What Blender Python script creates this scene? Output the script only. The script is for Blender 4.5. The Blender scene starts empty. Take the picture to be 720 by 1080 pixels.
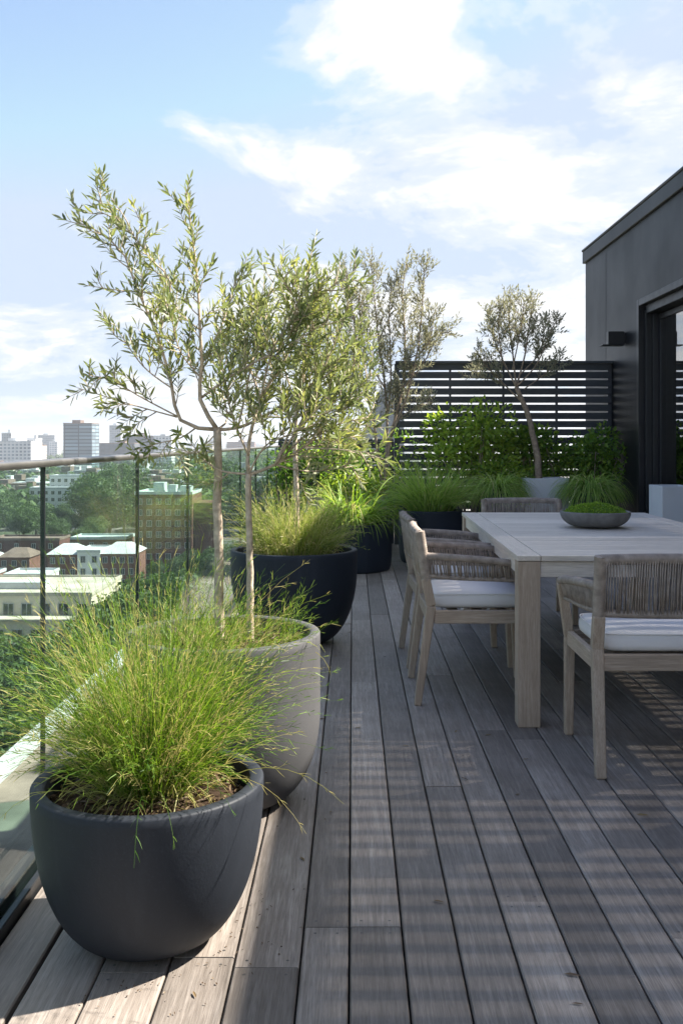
import bpy, math, random
import numpy as np
from mathutils import Vector, Matrix, noise as mnoise

random.seed(7); rng = np.random.default_rng(7)
C = bpy.context.scene.collection
PI = math.pi
CAMZ = 1.25; FPX = 1050.0; VX, VY = 372.0, 465.0

def P(px, py, d):
    """point at distance d in front of the terrace viewpoint"""
    return np.array([(px - VX) / FPX * d, d, CAMZ - (py - VY) / FPX * d])

# ------------------------------------------------------------------ mesh helpers
class MB:
    def __init__(s):
        s.v = []; s.f = []; s.t = []; s.m = []
    def add(s, verts, faces, t=0.5, m=0):
        o = len(s.v)
        s.v.extend([tuple(map(float, p)) for p in verts])
        s.t.extend([t] * len(verts))
        for f in faces:
            s.f.append(tuple(i + o for i in f)); s.m.append(m)
    def box(s, x0, x1, y0, y1, z0, z1, t=0.5, m=0):
        v = [(x0,y0,z0),(x1,y0,z0),(x1,y1,z0),(x0,y1,z0),(x0,y0,z1),(x1,y0,z1),(x1,y1,z1),(x0,y1,z1)]
        f = [(3,2,1,0),(4,5,6,7),(0,1,5,4),(1,2,6,5),(2,3,7,6),(3,0,4,7)]
        s.add(v, f, t, m)
    def bar(s, a, b, w, h, t=0.5, up=(0,0,1), w2=None, h2=None):
        """box beam from a to b, w across, h along 'up'"""
        a = Vector(a); b = Vector(b); d = (b - a).normalized(); u = Vector(up)
        x = d.cross(u)
        if x.length < 1e-4: x = d.cross(Vector((0,1,0)))
        x.normalize(); u = x.cross(d).normalized()
        w2 = w2 or w; h2 = h2 or h
        v = []
        for p, ww, hh in ((a, w, h), (b, w2, h2)):
            for sx, su in ((-1,-1),(1,-1),(1,1),(-1,1)):
                v.append(p + x*sx*ww/2 + u*su*hh/2)
        s.add(v, [(0,3,2,1),(4,5,6,7),(0,1,5,4),(1,2,6,5),(2,3,7,6),(3,0,4,7)], t)
    def tube(s, pts, rad, n=6, t=0.5, cap=True):
        pts = [Vector(p) for p in pts]; k = len(pts)
        if not hasattr(rad, '__len__'): rad = [rad]*k
        v = []; ref = None
        for i in range(k):
            d = (pts[min(i+1,k-1)] - pts[max(i-1,0)])
            if d.length < 1e-9: d = Vector((0,0,1))
            d.normalize()
            if ref is None:
                ref = Vector((1,0,0)) if abs(d.x) < .8 else Vector((0,1,0))
            x = (ref - d*ref.dot(d)).normalized(); y = d.cross(x); ref = x
            for j in range(n):
                a = 2*PI*j/n
                v.append(pts[i] + (x*math.cos(a) + y*math.sin(a))*rad[i])
        f = []
        for i in range(k-1):
            for j in range(n):
                f.append((i*n+j, i*n+(j+1)%n, (i+1)*n+(j+1)%n, (i+1)*n+j))
        if cap:
            f.append(tuple(range(n-1,-1,-1))); f.append(tuple((k-1)*n+j for j in range(n)))
        s.add(v, f, t)
    def lathe(s, prof, n=64, c=(0,0,0), t=0.5, close_top=False):
        v = []; f = []
        for r, z in prof:
            for j in range(n):
                a = 2*PI*j/n
                v.append((c[0]+r*math.cos(a), c[1]+r*math.sin(a), c[2]+z))
        for i in range(len(prof)-1):
            for j in range(n):
                f.append((i*n+j, i*n+(j+1)%n, (i+1)*n+(j+1)%n, (i+1)*n+j))
        s.add(v, f, t)
    def ribbon(s, pts, wid, side, t=0.5):
        v = []; k = len(pts)
        for i in range(k):
            p = np.asarray(pts[i]); w = side*wid[i]/2
            v.append(p-w); v.append(p+w)
        s.add(v, [(2*i,2*i+1,2*i+3,2*i+2) for i in range(k-1)], t)
    def leaf(s, p, d, nrm, L, W, t=0.5, fold=0.25, bend=0.0):
        d = d/np.linalg.norm(d); x = np.cross(d, nrm); x /= (np.linalg.norm(x)+1e-9); n = np.cross(x, d)
        a = p; m1 = p + d*L*.35; m2 = p + d*L*.72 - n*bend*L*.5; e = p + d*L - n*bend*L
        v = [a, m1 - x*W/2 + n*W*fold, m1, m1 + x*W/2 + n*W*fold, m2 - x*W*.4 + n*W*fold*.8, m2, m2 + x*W*.4 + n*W*fold*.8, e]
        s.add(v, [(0,2,1),(0,3,2),(1,2,5,4),(2,3,6,5),(4,5,7),(5,6,7)], t)
    def build(s, name, mats, parent=None, smooth=False, loc=None):
        me = bpy.data.meshes.new(name)
        me.from_pydata(s.v, [], s.f); me.update()
        at = me.attributes.new('tone', 'FLOAT', 'POINT')
        at.data.foreach_set('value', np.array(s.t, dtype=np.float32))
        if not isinstance(mats, (list, tuple)): mats = [mats]
        for m in mats: me.materials.append(m)
        if len(mats) > 1: me.polygons.foreach_set('material_index', np.array(s.m, dtype=np.int32))
        if smooth: me.polygons.foreach_set('use_smooth', np.ones(len(me.polygons), dtype=bool))
        o = bpy.data.objects.new(name, me); C.objects.link(o)
        if parent: o.parent = parent
        if loc is not None: o.location = loc
        return o

def bevel(o, w=0.004, seg=2, ang=35):
    m = o.modifiers.new('bevel', 'BEVEL'); m.width = w; m.segments = seg; m.limit_method = 'ANGLE'; m.angle_limit = math.radians(ang)
    return o
def smooth_angle(o, deg=40):
    me = o.data
    me.polygons.foreach_set('use_smooth', np.ones(len(me.polygons), dtype=bool))
    try: me.set_sharp_from_angle(angle=math.radians(deg))
    except Exception: pass
    return o
def tag(o, label=None, cat=None, group=None, kind=None):
    if label: o['label'] = label
    if cat: o['category'] = cat
    if group: o['group'] = group
    if kind: o['kind'] = kind
    return o
def empty(name, loc, rz=0.0):
    o = bpy.data.objects.new(name, None); C.objects.link(o); o.location = loc; o.rotation_euler = (0,0,rz)
    o.empty_display_size = .1
    return o
def copy_tree(o, parent=None):
    c = o.copy(); C.objects.link(c)
    if parent: c.parent = parent
    for ch in list(o.children): copy_tree(ch, c)
    return c

# ------------------------------------------------------------------ material helpers
class NT:
    def __init__(s, name):
        s.mat = bpy.data.materials.new(name); s.mat.use_nodes = True
        s.nt = s.mat.node_tree; s.nt.nodes.clear()
        s.out = s.n('ShaderNodeOutputMaterial')
    def n(s, typ, **kw):
        nd = s.nt.nodes.new(typ)
        for k, v in kw.items():
            if k.startswith('i_'): nd.inputs[int(k[2:])].default_value = v
            else: setattr(nd, k, v)
        return nd
    def l(s, a, b): s.nt.links.new(a, b)
    def math(s, op, a, b=None, clamp=False):
        nd = s.n('ShaderNodeMath', operation=op, use_clamp=clamp)
        for i, v in enumerate((a, b)):
            if v is None: continue
            if isinstance(v, (int, float)): nd.inputs[i].default_value = v
            else: s.l(v, nd.inputs[i])
        return nd.outputs[0]
    def coords(s, scale=(1,1,1), kind='Object'):
        tc = s.n('ShaderNodeTexCoord'); mp = s.n('ShaderNodeMapping'); mp.inputs['Scale'].default_value = scale
        s.l(tc.outputs[kind], mp.inputs[0]); return mp.outputs[0]
    def noise(s, vec, scale=5, detail=4, rough=.55, dist=0):
        nd = s.n('ShaderNodeTexNoise'); nd.inputs['Scale'].default_value = scale; nd.inputs['Detail'].default_value = detail
        nd.inputs['Roughness'].default_value = rough; nd.inputs['Distortion'].default_value = dist
        if vec is not None: s.l(vec, nd.inputs['Vector'])
        return nd.outputs['Fac']
    def ramp(s, fac, stops, interp='LINEAR'):
        nd = s.n('ShaderNodeValToRGB'); cr = nd.color_ramp; cr.interpolation = interp
        while len(cr.elements) < len(stops): cr.elements.new(.5)
        for e, (p, c) in zip(cr.elements, stops):
            e.position = p; e.color = (c if hasattr(c,'__len__') else (c,c,c))[:3] + (1,) if hasattr(c,'__len__') else (c,c,c,1)
        s.l(fac, nd.inputs[0]); return nd.outputs[0]
    def mix(s, fac, a, b, blend='MIX'):
        nd = s.n('ShaderNodeMix', data_type='RGBA', blend_type=blend)
        for i, v in ((0, fac), (6, a), (7, b)):
            if isinstance(v, (int, float)): nd.inputs[i].default_value = v
            elif isinstance(v, tuple): nd.inputs[i].default_value = v + (1,)
            else: s.l(v, nd.inputs[i])
        return nd.outputs[2]
    def attr(s, name='tone'):
        return s.n('ShaderNodeAttribute', attribute_name=name).outputs['Fac']
    def bump(s, h, strength=.3, dist=.01):
        nd = s.n('ShaderNodeBump'); nd.inputs['Strength'].default_value = strength; nd.inputs['Distance'].default_value = dist
        s.l(h, nd.inputs['Height']); return nd.outputs[0]
    def principled(s, col, rough=.6, metal=0, spec=.5, normal=None):
        b = s.n('ShaderNodeBsdfPrincipled')
        for key, v in (('Base Color', col), ('Roughness', rough), ('Metallic', metal), ('Specular IOR Level', spec)):
            if isinstance(v, (int, float)): b.inputs[key].default_value = v
            elif isinstance(v, tuple): b.inputs[key].default_value = v + (1,)
            else: s.l(v, b.inputs[key])
        if normal is not None: s.l(normal, b.inputs['Normal'])
        return b.outputs[0]
    def done(s, sh): s.l(sh, s.out.inputs['Surface']); return s.mat

def mat_simple(name, col, rough=.6, metal=0, spec=.5, var=.25, scale=6, bump=0.0, bscale=60):
    t = NT(name); v = t.coords()
    n = t.noise(v, scale, 5)
    c = t.mix(t.ramp(n, [(.3, 0.0), (.7, 1.0)]), tuple(x*(1-var) for x in col), tuple(min(1, x*(1+var)) for x in col))
    nm = t.bump(t.noise(v, bscale, 4), bump, .004) if bump else None
    rr = t.math('ADD', t.math('MULTIPLY', t.noise(v, scale*2, 3), .2), rough-.1)
    return t.done(t.principled(c, rr, metal, spec, nm))

def mat_pot(name, col, rough=.55, k=1.0):
    t=NT(name); v=t.coords(); n=t.noise(v,3.0,6,.65); f=t.noise(v,160,2,.5)
    mp=t.n('ShaderNodeMapping'); mp.inputs['Scale'].default_value=(9,9,.8); t.l(v,mp.inputs[0]); st=t.noise(mp.outputs[0],1.6,5,.6)
    c=t.mix(n,tuple(x*.78 for x in col),tuple(x*1.25 for x in col))
    c=t.mix(t.math('MULTIPLY',t.ramp(st,[(.55,0.0),(.75,1.0)]),.22*k),c,tuple(x*1.9+.012 for x in col))
    c=t.mix(t.math('MULTIPLY',t.ramp(f,[(.60,0.0),(.70,1.0)]),.25*k),c,tuple(x*1.9 for x in col))
    rr=t.math('ADD',t.math('MULTIPLY',n,.25),rough-.1)
    h=t.math('ADD',t.math('MULTIPLY',f,.4),n)
    return t.done(t.principled(c,rr,0,.24,t.bump(h,.12,.006)))
def mat_wood(name, dark, mid, light, axis='Y', rough=.62, grain=1.0, tone_amt=.5):
    t = NT(name)
    # object coordinates plus a per-board offset so that no two boards share their grain
    tc = t.n('ShaderNodeTexCoord'); tone = t.attr()
    off = t.n('ShaderNodeCombineXYZ'); 
    t.l(t.math('MULTIPLY', tone, 37.0), off.inputs[0]); t.l(t.math('MULTIPLY', tone, 91.0), off.inputs[1]); t.l(t.math('MULTIPLY', tone, 17.0), off.inputs[2])
    add = t.n('ShaderNodeVectorMath', operation='ADD'); t.l(tc.outputs['Object'], add.inputs[0]); t.l(off.outputs[0], add.inputs[1])
    mp = t.n('ShaderNodeMapping'); t.l(add.outputs[0], mp.inputs[0])
    mp.inputs['Scale'].default_value = {'X': (1.2,30,30), 'Y': (30,1.2,30), 'Z': (30,30,1.2)}[axis]
    g1 = t.noise(mp.outputs[0], 3.0*grain, 6, .62, .5)
    g2 = t.noise(mp.outputs[0], 14*grain, 4, .6)
    bl = t.noise(add.outputs[0], 2.6, 5, .6)
    base = t.ramp(t.math('ADD', t.math('MULTIPLY', g1, .65), t.math('MULTIPLY', bl, .4)), [(.3, dark), (.52, mid), (.74, light)])
    base = t.mix(t.math('MULTIPLY', t.ramp(g2, [(.35, 1.0), (.55, 0.0)]), .35), base, tuple(x*.45 for x in dark))
    tn = t.math('ADD', t.math('MULTIPLY', tone, tone_amt), 1-tone_amt/2)
    base = t.mix(1.0, base, t.n('ShaderNodeCombineColor').outputs[0] if False else t.ramp(tn, [(0.0, 0.0), (1.0, 1.0)]), 'MULTIPLY') if False else base
    base = t.mix(t.math('MULTIPLY', t.ramp(t.noise(tc.outputs['Object'], 1.1, 6, .65), [(.42, 0.0), (.62, 1.0)]), .28), base, tuple(x*.72 for x in mid))
    hsv = t.n('ShaderNodeHueSaturation'); t.l(base, hsv.inputs['Color']); t.l(tn, hsv.inputs['Value'])
    h = t.math('ADD', g1, t.math('MULTIPLY', g2, .6))
    rr = t.math('ADD', t.math('MULTIPLY', g1, .25), rough-.12)
    return t.done(t.principled(hsv.outputs[0], rr, 0, .4, t.bump(h, .35, .003)))

def mat_leaf(name, stops, under=None, trans=.35, rough=.5, tcol=1.25, spec=.35):
    t = NT(name); tone = t.attr()
    c = t.ramp(tone, stops)
    if under:
        geo = t.n('ShaderNodeNewGeometry'); c2 = t.mix(geo.outputs['Backfacing'], c, under)
    else: c2 = c
    p = t.principled(c2, rough, 0, spec)
    tr = t.n('ShaderNodeBsdfTranslucent'); hs = t.n('ShaderNodeHueSaturation'); t.l(c, hs.inputs['Color'])
    hs.inputs['Value'].default_value = tcol; hs.inputs['Saturation'].default_value = 1.1
    hs.inputs['Hue'].default_value = .49
    t.l(hs.outputs[0], tr.inputs[0])
    mx = t.n('ShaderNodeMixShader'); mx.inputs[0].default_value = trans; t.l(p, mx.inputs[1]); t.l(tr.outputs[0], mx.inputs[2])
    return t.done(mx.outputs[0])

def mat_glass(name, tint, base=.04, extra=1.0, rough=0.0, gl=(1,1,1)):
    t = NT(name)
    geo = t.n('ShaderNodeNewGeometry')
    dp = t.n('ShaderNodeVectorMath', operation='DOT_PRODUCT'); t.l(geo.outputs['Incoming'], dp.inputs[0]); t.l(geo.outputs['Normal'], dp.inputs[1])
    c = t.math('ABSOLUTE', dp.outputs['Value'])
    f = t.math('POWER', t.math('SUBTRACT', 1.0, c), 5.0)
    f = t.math('ADD', t.math('MULTIPLY', f, (1-base)*extra), base, True)
    tr = t.n('ShaderNodeBsdfTransparent'); tr.inputs[0].default_value = tint + (1,)
    g = t.n('ShaderNodeBsdfGlossy'); g.inputs['Roughness'].default_value = rough; g.inputs[0].default_value = gl + (1,)
    mx = t.n('ShaderNodeMixShader'); t.l(f, mx.inputs[0]); t.l(tr.outputs[0], mx.inputs[1]); t.l(g.outputs[0], mx.inputs[2])
    return t.done(mx.outputs[0])

M = {}
M['deck'] = mat_wood('weathered_deck', (.122,.099,.082), (.245,.211,.183), (.412,.366,.326), 'Y', .58, 1.0, .62)
M['screw'] = mat_simple('screw_steel', (.10,.095,.09), .5, .3)
M['under'] = mat_simple('deck_underlay', (.012,.012,.012), .9)
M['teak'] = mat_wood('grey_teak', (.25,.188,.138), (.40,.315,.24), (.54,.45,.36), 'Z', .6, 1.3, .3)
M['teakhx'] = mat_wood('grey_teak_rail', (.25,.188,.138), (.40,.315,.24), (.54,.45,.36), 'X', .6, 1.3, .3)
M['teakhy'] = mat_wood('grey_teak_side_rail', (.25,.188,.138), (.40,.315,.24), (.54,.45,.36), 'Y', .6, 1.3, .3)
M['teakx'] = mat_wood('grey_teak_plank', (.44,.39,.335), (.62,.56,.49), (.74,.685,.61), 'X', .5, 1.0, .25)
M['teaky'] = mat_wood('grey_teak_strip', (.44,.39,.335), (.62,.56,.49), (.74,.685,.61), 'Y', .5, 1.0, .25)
M['rope'] = mat_simple('taupe_rope', (.32,.27,.23), .85, 0, .2, .3, 30, .5, 400)
M['cushion'] = mat_simple('pale_cushion', (.66,.645,.64), .85, 0, .2, .06, 5, .15, 500)
M['pot_dark'] = mat_pot('charcoal_pot', (.021,.025,.033))
M['pot_navy'] = mat_pot('blueblack_pot', (.015,.021,.032))
M['pot_grey'] = mat_pot('grey_pot', (.082,.082,.085), .65, .3)
M['planter'] = mat_simple('pale_grey_planter', (.60,.61,.62), .6, 0, .4, .06, 3, .08, 80)
M['stone'] = mat_simple('grey_stone', (.17,.165,.155), .7, 0, .35, .25, 18, .4, 120)
M['soil'] = mat_simple('potting_soil', (.040,.026,.017), .95, 0, .1, .5, 35, .8, 90)
M['mulch'] = mat_leaf('mulch_flakes', [(0,(.05,.03,.018)),(.5,(.14,.09,.05)),(1,(.22,.17,.07))], None, .1)
M['clad'] = None
M['black'] = mat_simple('black_metal', (.014,.015,.017), .42, .2, .5, .15, 5)
M['fence'] = mat_simple('charcoal_slat', (.047,.054,.064), .5, 0, .5, .18, 3)
M['steel'] = mat_simple('brushed_steel_rail', (.27,.26,.25), .38, .85, .5, .15, 14)
M['post'] = mat_simple('dark_post', (.022,.028,.032), .4, .4, .5)
M['glass'] = mat_glass('balustrade_glass', (.835,.925,.90), .03, .42)
M['dglass'] = mat_glass('door_glass', (.35,.38,.37), .30, 1.0)
M['bark'] = mat_simple('olive_bark', (.50,.41,.31), .85, 0, .2, .35, 40, .9, 70)
M['bark2'] = mat_simple('brown_bark', (.30,.23,.17), .85, 0, .2, .35, 30, .8, 60)
M['olive'] = mat_leaf('olive_leaf', [(0,(.09,.125,.045)),(.5,(.19,.235,.075)),(1,(.38,.40,.11))], (.40,.42,.28), .40, .40)
M['olive_far'] = mat_leaf('silver_olive_leaf', [(0,(.13,.14,.085)),(.5,(.23,.235,.145)),(1,(.36,.35,.21))], (.40,.40,.31), .42, .45)
M['wisp'] = mat_leaf('wispy_grass', [(0,(.04,.105,.014)),(.45,(.115,.215,.026)),(.8,(.23,.33,.05)),(1,(.40,.36,.14))], None, .42, .5)
M['wisp_pale'] = mat_leaf('pale_feather_grass', [(0,(.09,.16,.035)),(.45,(.23,.30,.06)),(.8,(.38,.42,.12)),(1,(.50,.45,.22))], None, .40, .5)
M['green'] = mat_leaf('green_blade', [(0,(.09,.18,.025)),(.5,(.20,.34,.05)),(.85,(.34,.46,.08)),(1,(.42,.40,.14))], None, .45, .5)
M['carex'] = mat_leaf('fine_sedge', [(0,(.14,.26,.05)),(.5,(.32,.48,.10)),(.9,(.50,.62,.17)),(1,(.5,.48,.22))], None, .45, .5)
M['laurel'] = mat_leaf('hedge_leaf', [(0,(.05,.115,.022)),(.5,(.15,.28,.045)),(1,(.38,.50,.08))], None, .45, .35)
M['moss'] = mat_leaf('moss_cushion', [(0,(.08,.17,.02)),(.5,(.20,.34,.04)),(1,(.36,.48,.08))], None, .35, .7)
M['citytree'] = mat_leaf('city_tree_leaf', [(0,(.03,.06,.017)),(.5,(.06,.11,.028)),(1,(.11,.16,.045))], None, .25, .6)
M['trunk'] = mat_simple('city_trunk', (.10,.08,.06), .9)

def mat_clad():
    t = NT('dark_cladding'); v = t.coords()
    mp = t.n('ShaderNodeMapping'); mp.inputs['Scale'].default_value = (1, 7, .35); t.l(v, mp.inputs[0])
    n = t.noise(mp.outputs[0], 2.2, 5, .6); n2 = t.noise(v, 1.2, 4)
    c = t.mix(n, (.009,.010,.012), (.015,.016,.018))
    rr = t.math('ADD', t.math('MULTIPLY', n2, .25), .30)
    return t.done(t.principled(c, rr, 0, .18, t.bump(n, .05, .01)))
M['clad'] = mat_clad()

def mat_facade(name, wall, glass, sx, sz, mort=.3, rough=.6, wh=1.0):
    t = NT(name); tc = t.n('ShaderNodeTexCoord'); sp = t.n('ShaderNodeSeparateXYZ'); t.l(tc.outputs['Object'], sp.inputs[0])
    geo = t.n('ShaderNodeNewGeometry'); sn = t.n('ShaderNodeSeparateXYZ'); t.l(geo.outputs['Normal'], sn.inputs[0])
    cb = t.n('ShaderNodeCombineXYZ'); t.l(t.math('ADD', sp.outputs[0], sp.outputs[1]), cb.inputs[0]); t.l(sp.outputs[2], cb.inputs[1])
    br = t.n('ShaderNodeTexBrick'); br.offset = 0; t.l(cb.outputs[0], br.inputs['Vector'])
    br.inputs['Scale'].default_value = 1.0; br.inputs['Brick Width'].default_value = sx; br.inputs['Row Height'].default_value = sz
    br.inputs['Mortar Size'].default_value = mort; br.inputs['Mortar Smooth'].default_value = 0; br.inputs['Bias'].default_value = 0
    br.inputs['Color1'].default_value = glass + (1,); br.inputs['Color2'].default_value = tuple(min(1,x*2.2) for x in glass) + (1,)
    br.inputs['Mortar'].default_value = wall + (1,)
    up = t.math('GREATER_THAN', t.math('ABSOLUTE', sn.outputs[2]), .5)
    c = t.mix(up, br.outputs['Color'], tuple(min(.6, x*.8+.08) for x in wall))
    return t.done(t.principled(c, rough, 0, .4))
M['brick'] = mat_simple('red_brick', (.17,.088,.068), .9, 0, .2, .25, .7)
M['brick2'] = mat_simple('brown_brick', (.115,.052,.044), .9, 0, .2, .2, .5)
M['render_w'] = mat_simple('white_render', (.66,.66,.64), .85, 0, .3, .08, .3)
M['render_c'] = mat_simple('cream_render', (.56,.50,.40), .85, 0, .3, .1, .3)
M['roof_g'] = mat_simple('pale_grey_roof', (.46,.48,.49), .8, 0, .3, .2, .25)
M['roof_t'] = mat_simple('tan_flat_roof', (.42,.385,.32), .9, 0, .2, .25, .25)
M['roof_b'] = mat_simple('brown_gravel_roof', (.21,.17,.14), .95, 0, .2, .35, 1.5, .3, 40)
M['roof_d'] = mat_simple('dark_tile_roof', (.16,.12,.10), .9, 0, .2, .3, .4)
M['roof_m'] = mat_simple('mint_flat_roof', (.40,.47,.45), .8, 0, .2, .15, .3)
M['coping'] = mat_simple('white_coping', (.45,.46,.47), .6, 0, .3, .1, 1)
M['winframe'] = mat_simple('white_window_frame', (.36,.36,.35), .6)
M['winpane'] = mat_simple('window_glass_dark', (.045,.055,.06), .15, 0, .5, .4, .2)
M['asphalt'] = mat_simple('asphalt', (.075,.075,.08), .9, 0, .2, .2, .2)
M['paving'] = mat_simple('pale_paving', (.30,.29,.27), .9, 0, .2, .2, .3)
M['line'] = mat_simple('road_paint', (.7,.7,.68), .7)

def T(name, label, cat, loc=(0,0,0), rz=0, group=None):
    return tag(empty(name, loc, rz), label, cat, group)

# ------------------------------------------------------------------ the terrace floor
xs = [-.875,-.75,-.5976,-.437,-.2846,-.126,-.009] + [-.009+.1345*k for k in range(1, 52)]
GAP = .0050
b = MB()
for i in range(len(xs)-1):
    x0, x1 = xs[i]+GAP/2, xs[i+1]-GAP/2
    if i == 1: x0 += .006
    y = -3.0 + random.uniform(0, 1.5)
    y0 = -4.0
    cuts = {6: [2.56], 7: [], 8: [3.60], 9: [2.70], 5: [2.56, 4.2], 10: [4.3]}.get(i)
    ends = []
    if cuts is not None:
        yy = (cuts[-1] if cuts else 2.0) + 2.6; ends = list(cuts)
        while yy < 13.3: ends.append(yy); yy += random.uniform(1.6, 2.8)
        ends = [-1.5] + ends
    else:
        while y < 13.3: ends.append(y); y += random.uniform(1.7, 3.2)
    ends.append(13.5)
    for e in ends:
        tn = random.random(); dz = random.uniform(-.0012, .0012)
        ya, yb = y0+.0015, e-.0015
        ch = .0035
        # board with eased long edges
        sec = [(x0,-.026),(x0,-ch+dz),(x0+ch,dz),(x1-ch,dz),(x1,-ch+dz),(x1,-.026)]
        v = [(x,ya,z) for x,z in sec]+[(x,yb,z) for x,z in sec]
        f = [(j,j+6,j+7,j+1) for j in range(5)] + [(0,1,2,3,4,5),(11,10,9,8,7,6)]
        b.add(v, f, tn)
        for yy in (ya+.03, yb-.03):
            if 1.5 < yy < 9:
                for xx in (x0+.028, x1-.028):
                    n=8; cv=[(xx+.0038*math.cos(2*PI*q/n), yy+.0038*math.sin(2*PI*q/n), dz+.0006) for q in range(n)]
                    b.add(cv, [tuple(range(n))], .5, 1)
        y0 = e
deck = b.build('deck', [M['deck'], M['screw']]); tag(deck, kind='structure')
for p in deck.data.polygons: pass
b = MB(); b.box(-1.02, 6.9, -4, 13.5, -.30, -.045)
tag(b.build('deck_substrate', M['under']), kind='structure')

# ------------------------------------------------------------------ glass balustrade along the left edge
GX = -.907; RZ = 1.196
bal = T('glass_balustrade', 'clear frameless glass balustrade with slim metal handrail along deck edge', 'balustrade', (GX,0,0))
py = [2.917+1.278*k for k in range(-5, 9)]
ends = [-3.47] + [y for y in py if y > -3.4] + [12.15]
for a, c in zip(ends[:-1], ends[1:]):
    g = MB(); g.box(-.006,.006,a+.008,c-.008,.02,1.176); g.build('pane', M['glass'], bal)
for y in ends[:-1]:
    g = MB(); g.box(-.007,.007,y-.0045,y+.0045,.015,1.176)
    bevel(g.build('post', M['post'], bal), .002, 1)
g = MB(); sec = []
for k in range(16):
    a = 2*PI*k/16; sec.append((.024*(abs(math.cos(a))**.6)*math.copysign(1,math.cos(a)), .0115*(abs(math.sin(a))**.6)*math.copysign(1,math.sin(a))))
v = [(x,-3.5,RZ-.0115+z) for x,z in sec]+[(x,12.2,RZ-.0115+z) for x,z in sec]
g.add(v, [(k,(k+1)%16,16+(k+1)%16,16+k) for k in range(16)]+[tuple(range(15,-1,-1)),tuple(range(16,32))])
smooth_angle(g.build('handrail', M['steel'], bal), 50)
g = MB(); g.box(-.05,-.0085,-3.5,12.2,-.04,.045); g.box(.0085,.03,-3.5,12.2,-.04,.03); g.box(-.0083,.0083,-3.5,12.2,-.04,.014)
bevel(g.build('base_channel', M['black'], bal), .003, 1)

# ------------------------------------------------------------------ planters
def pot_profile(R, H, base, wall=.035, straight=.5, soil=.06):
    pr = [(0.001,0.0),(base*R*.96,0.0),(base*R,.006)]
    n = 30
    for i in range(1, n+1):
        u = (i/n)**1.5
        r = base*R + (R-base*R)*math.sqrt(max(0,1-(1-min(1,u/straight))**2.1))
        pr.append((r, .006+(H-.006-.006)*u))
    pr += [(R-.0035,H-.0015),(R-.008,H),(R-wall+.006,H),(R-wall,H-.005),(R-wall-.003,H-soil-.04)]
    return pr
def make_pot(name, label, x, y, R, H, base, mat, straight=.55, soil=.06, group='round planters on the deck'):
    t = T(name, label, 'planter', (x,y,0), 0, group)
    m = MB(); m.lathe(pot_profile(R,H,base,straight=straight,soil=soil), 96)
    smooth_angle(m.build('bowl', mat, t), 40)
    m = MB(); rr = R-.036; n=40; rings=9; v=[(0,0,H-soil+.03)]; f=[]
    for k in range(1,rings+1):
        for j in range(n):
            a=2*PI*j/n; r=rr*k/rings
            z=H-soil+.03*(1-(k/rings)**2)+.014*mnoise.noise(Vector((r*math.cos(a)*16+x*9,r*math.sin(a)*16,y)))
            v.append((r*math.cos(a),r*math.sin(a),z))
    for j in range(n): f.append((0,1+j,1+(j+1)%n))
    for k in range(rings-1):
        for j in range(n): f.append((1+k*n+j,1+(k+1)*n+j,1+(k+1)*n+(j+1)%n,1+k*n+(j+1)%n))
    m.add(v,f)
    so = m.build('soil', M['soil'], t, True)
    m = MB()
    for _ in range(int(9000*rr*rr)):
        a=random.uniform(0,2*PI); r=rr*math.sqrt(random.random())*.98
        p=np.array([r*math.cos(a),r*math.sin(a),H-soil+.03*(1-(r/rr)**2)+.008])
        d=rng.normal(size=3); d[2]*=.35; m.leaf(p,d,np.array([0,0,1.0])+rng.normal(size=3)*.5,random.uniform(.012,.035),random.uniform(.004,.012),random.random())
    fl = m.build('mulch', M['mulch'], so); tag(fl, kind='stuff')
    return t
P1 = (-.514, 2.517, .288, .40); P2 = (-.452, 3.48, .338, .585); P3 = (-.365, 6.2, .393, .578)
P4 = (-.02, 9.7, .40, .456); P5 = (.80, 10.3, .33, .54)
make_pot('round_planter','squat charcoal round planter holding wispy yellow-green grass, closest to the glass corner of the deck', P1[0],P1[1],P1[2],P1[3],.42, M['pot_dark'], 1.0)
make_pot('round_planter','tall light grey round planter from which two slender olive trunks rise', P2[0],P2[1],P2[2],P2[3],.50, M['pot_grey'], .55)
make_pot('round_planter','wide blue-black tapering planter with feathery grass and one thin olive stem', P3[0],P3[1],P3[2],P3[3],.42, M['pot_navy'], .85)
make_pot('round_planter','straight-sided blue-black planter filled with broad arching green blades', P4[0],P4[1],P4[2],P4[3],.93, M['pot_navy'], .5)
make_pot('round_planter','dark round planter with dense fine green grass, behind the row of side chairs', P5[0],P5[1],P5[2],P5[3],.88, M['pot_navy'], .5)
P6 = (1.55, 10.75, .22, .70); P7 = (2.56, 10.75, .22, .70)
make_pot('round_planter','small dark planter under drooping sedge left of the pale square planter', P6[0],P6[1],P6[2],P6[3],.8, M['pot_navy'], .5)
make_pot('round_planter','small dark planter under drooping sedge right of the pale square planter', P7[0],P7[1],P7[2],P7[3],.8, M['pot_navy'], .5)

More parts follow.
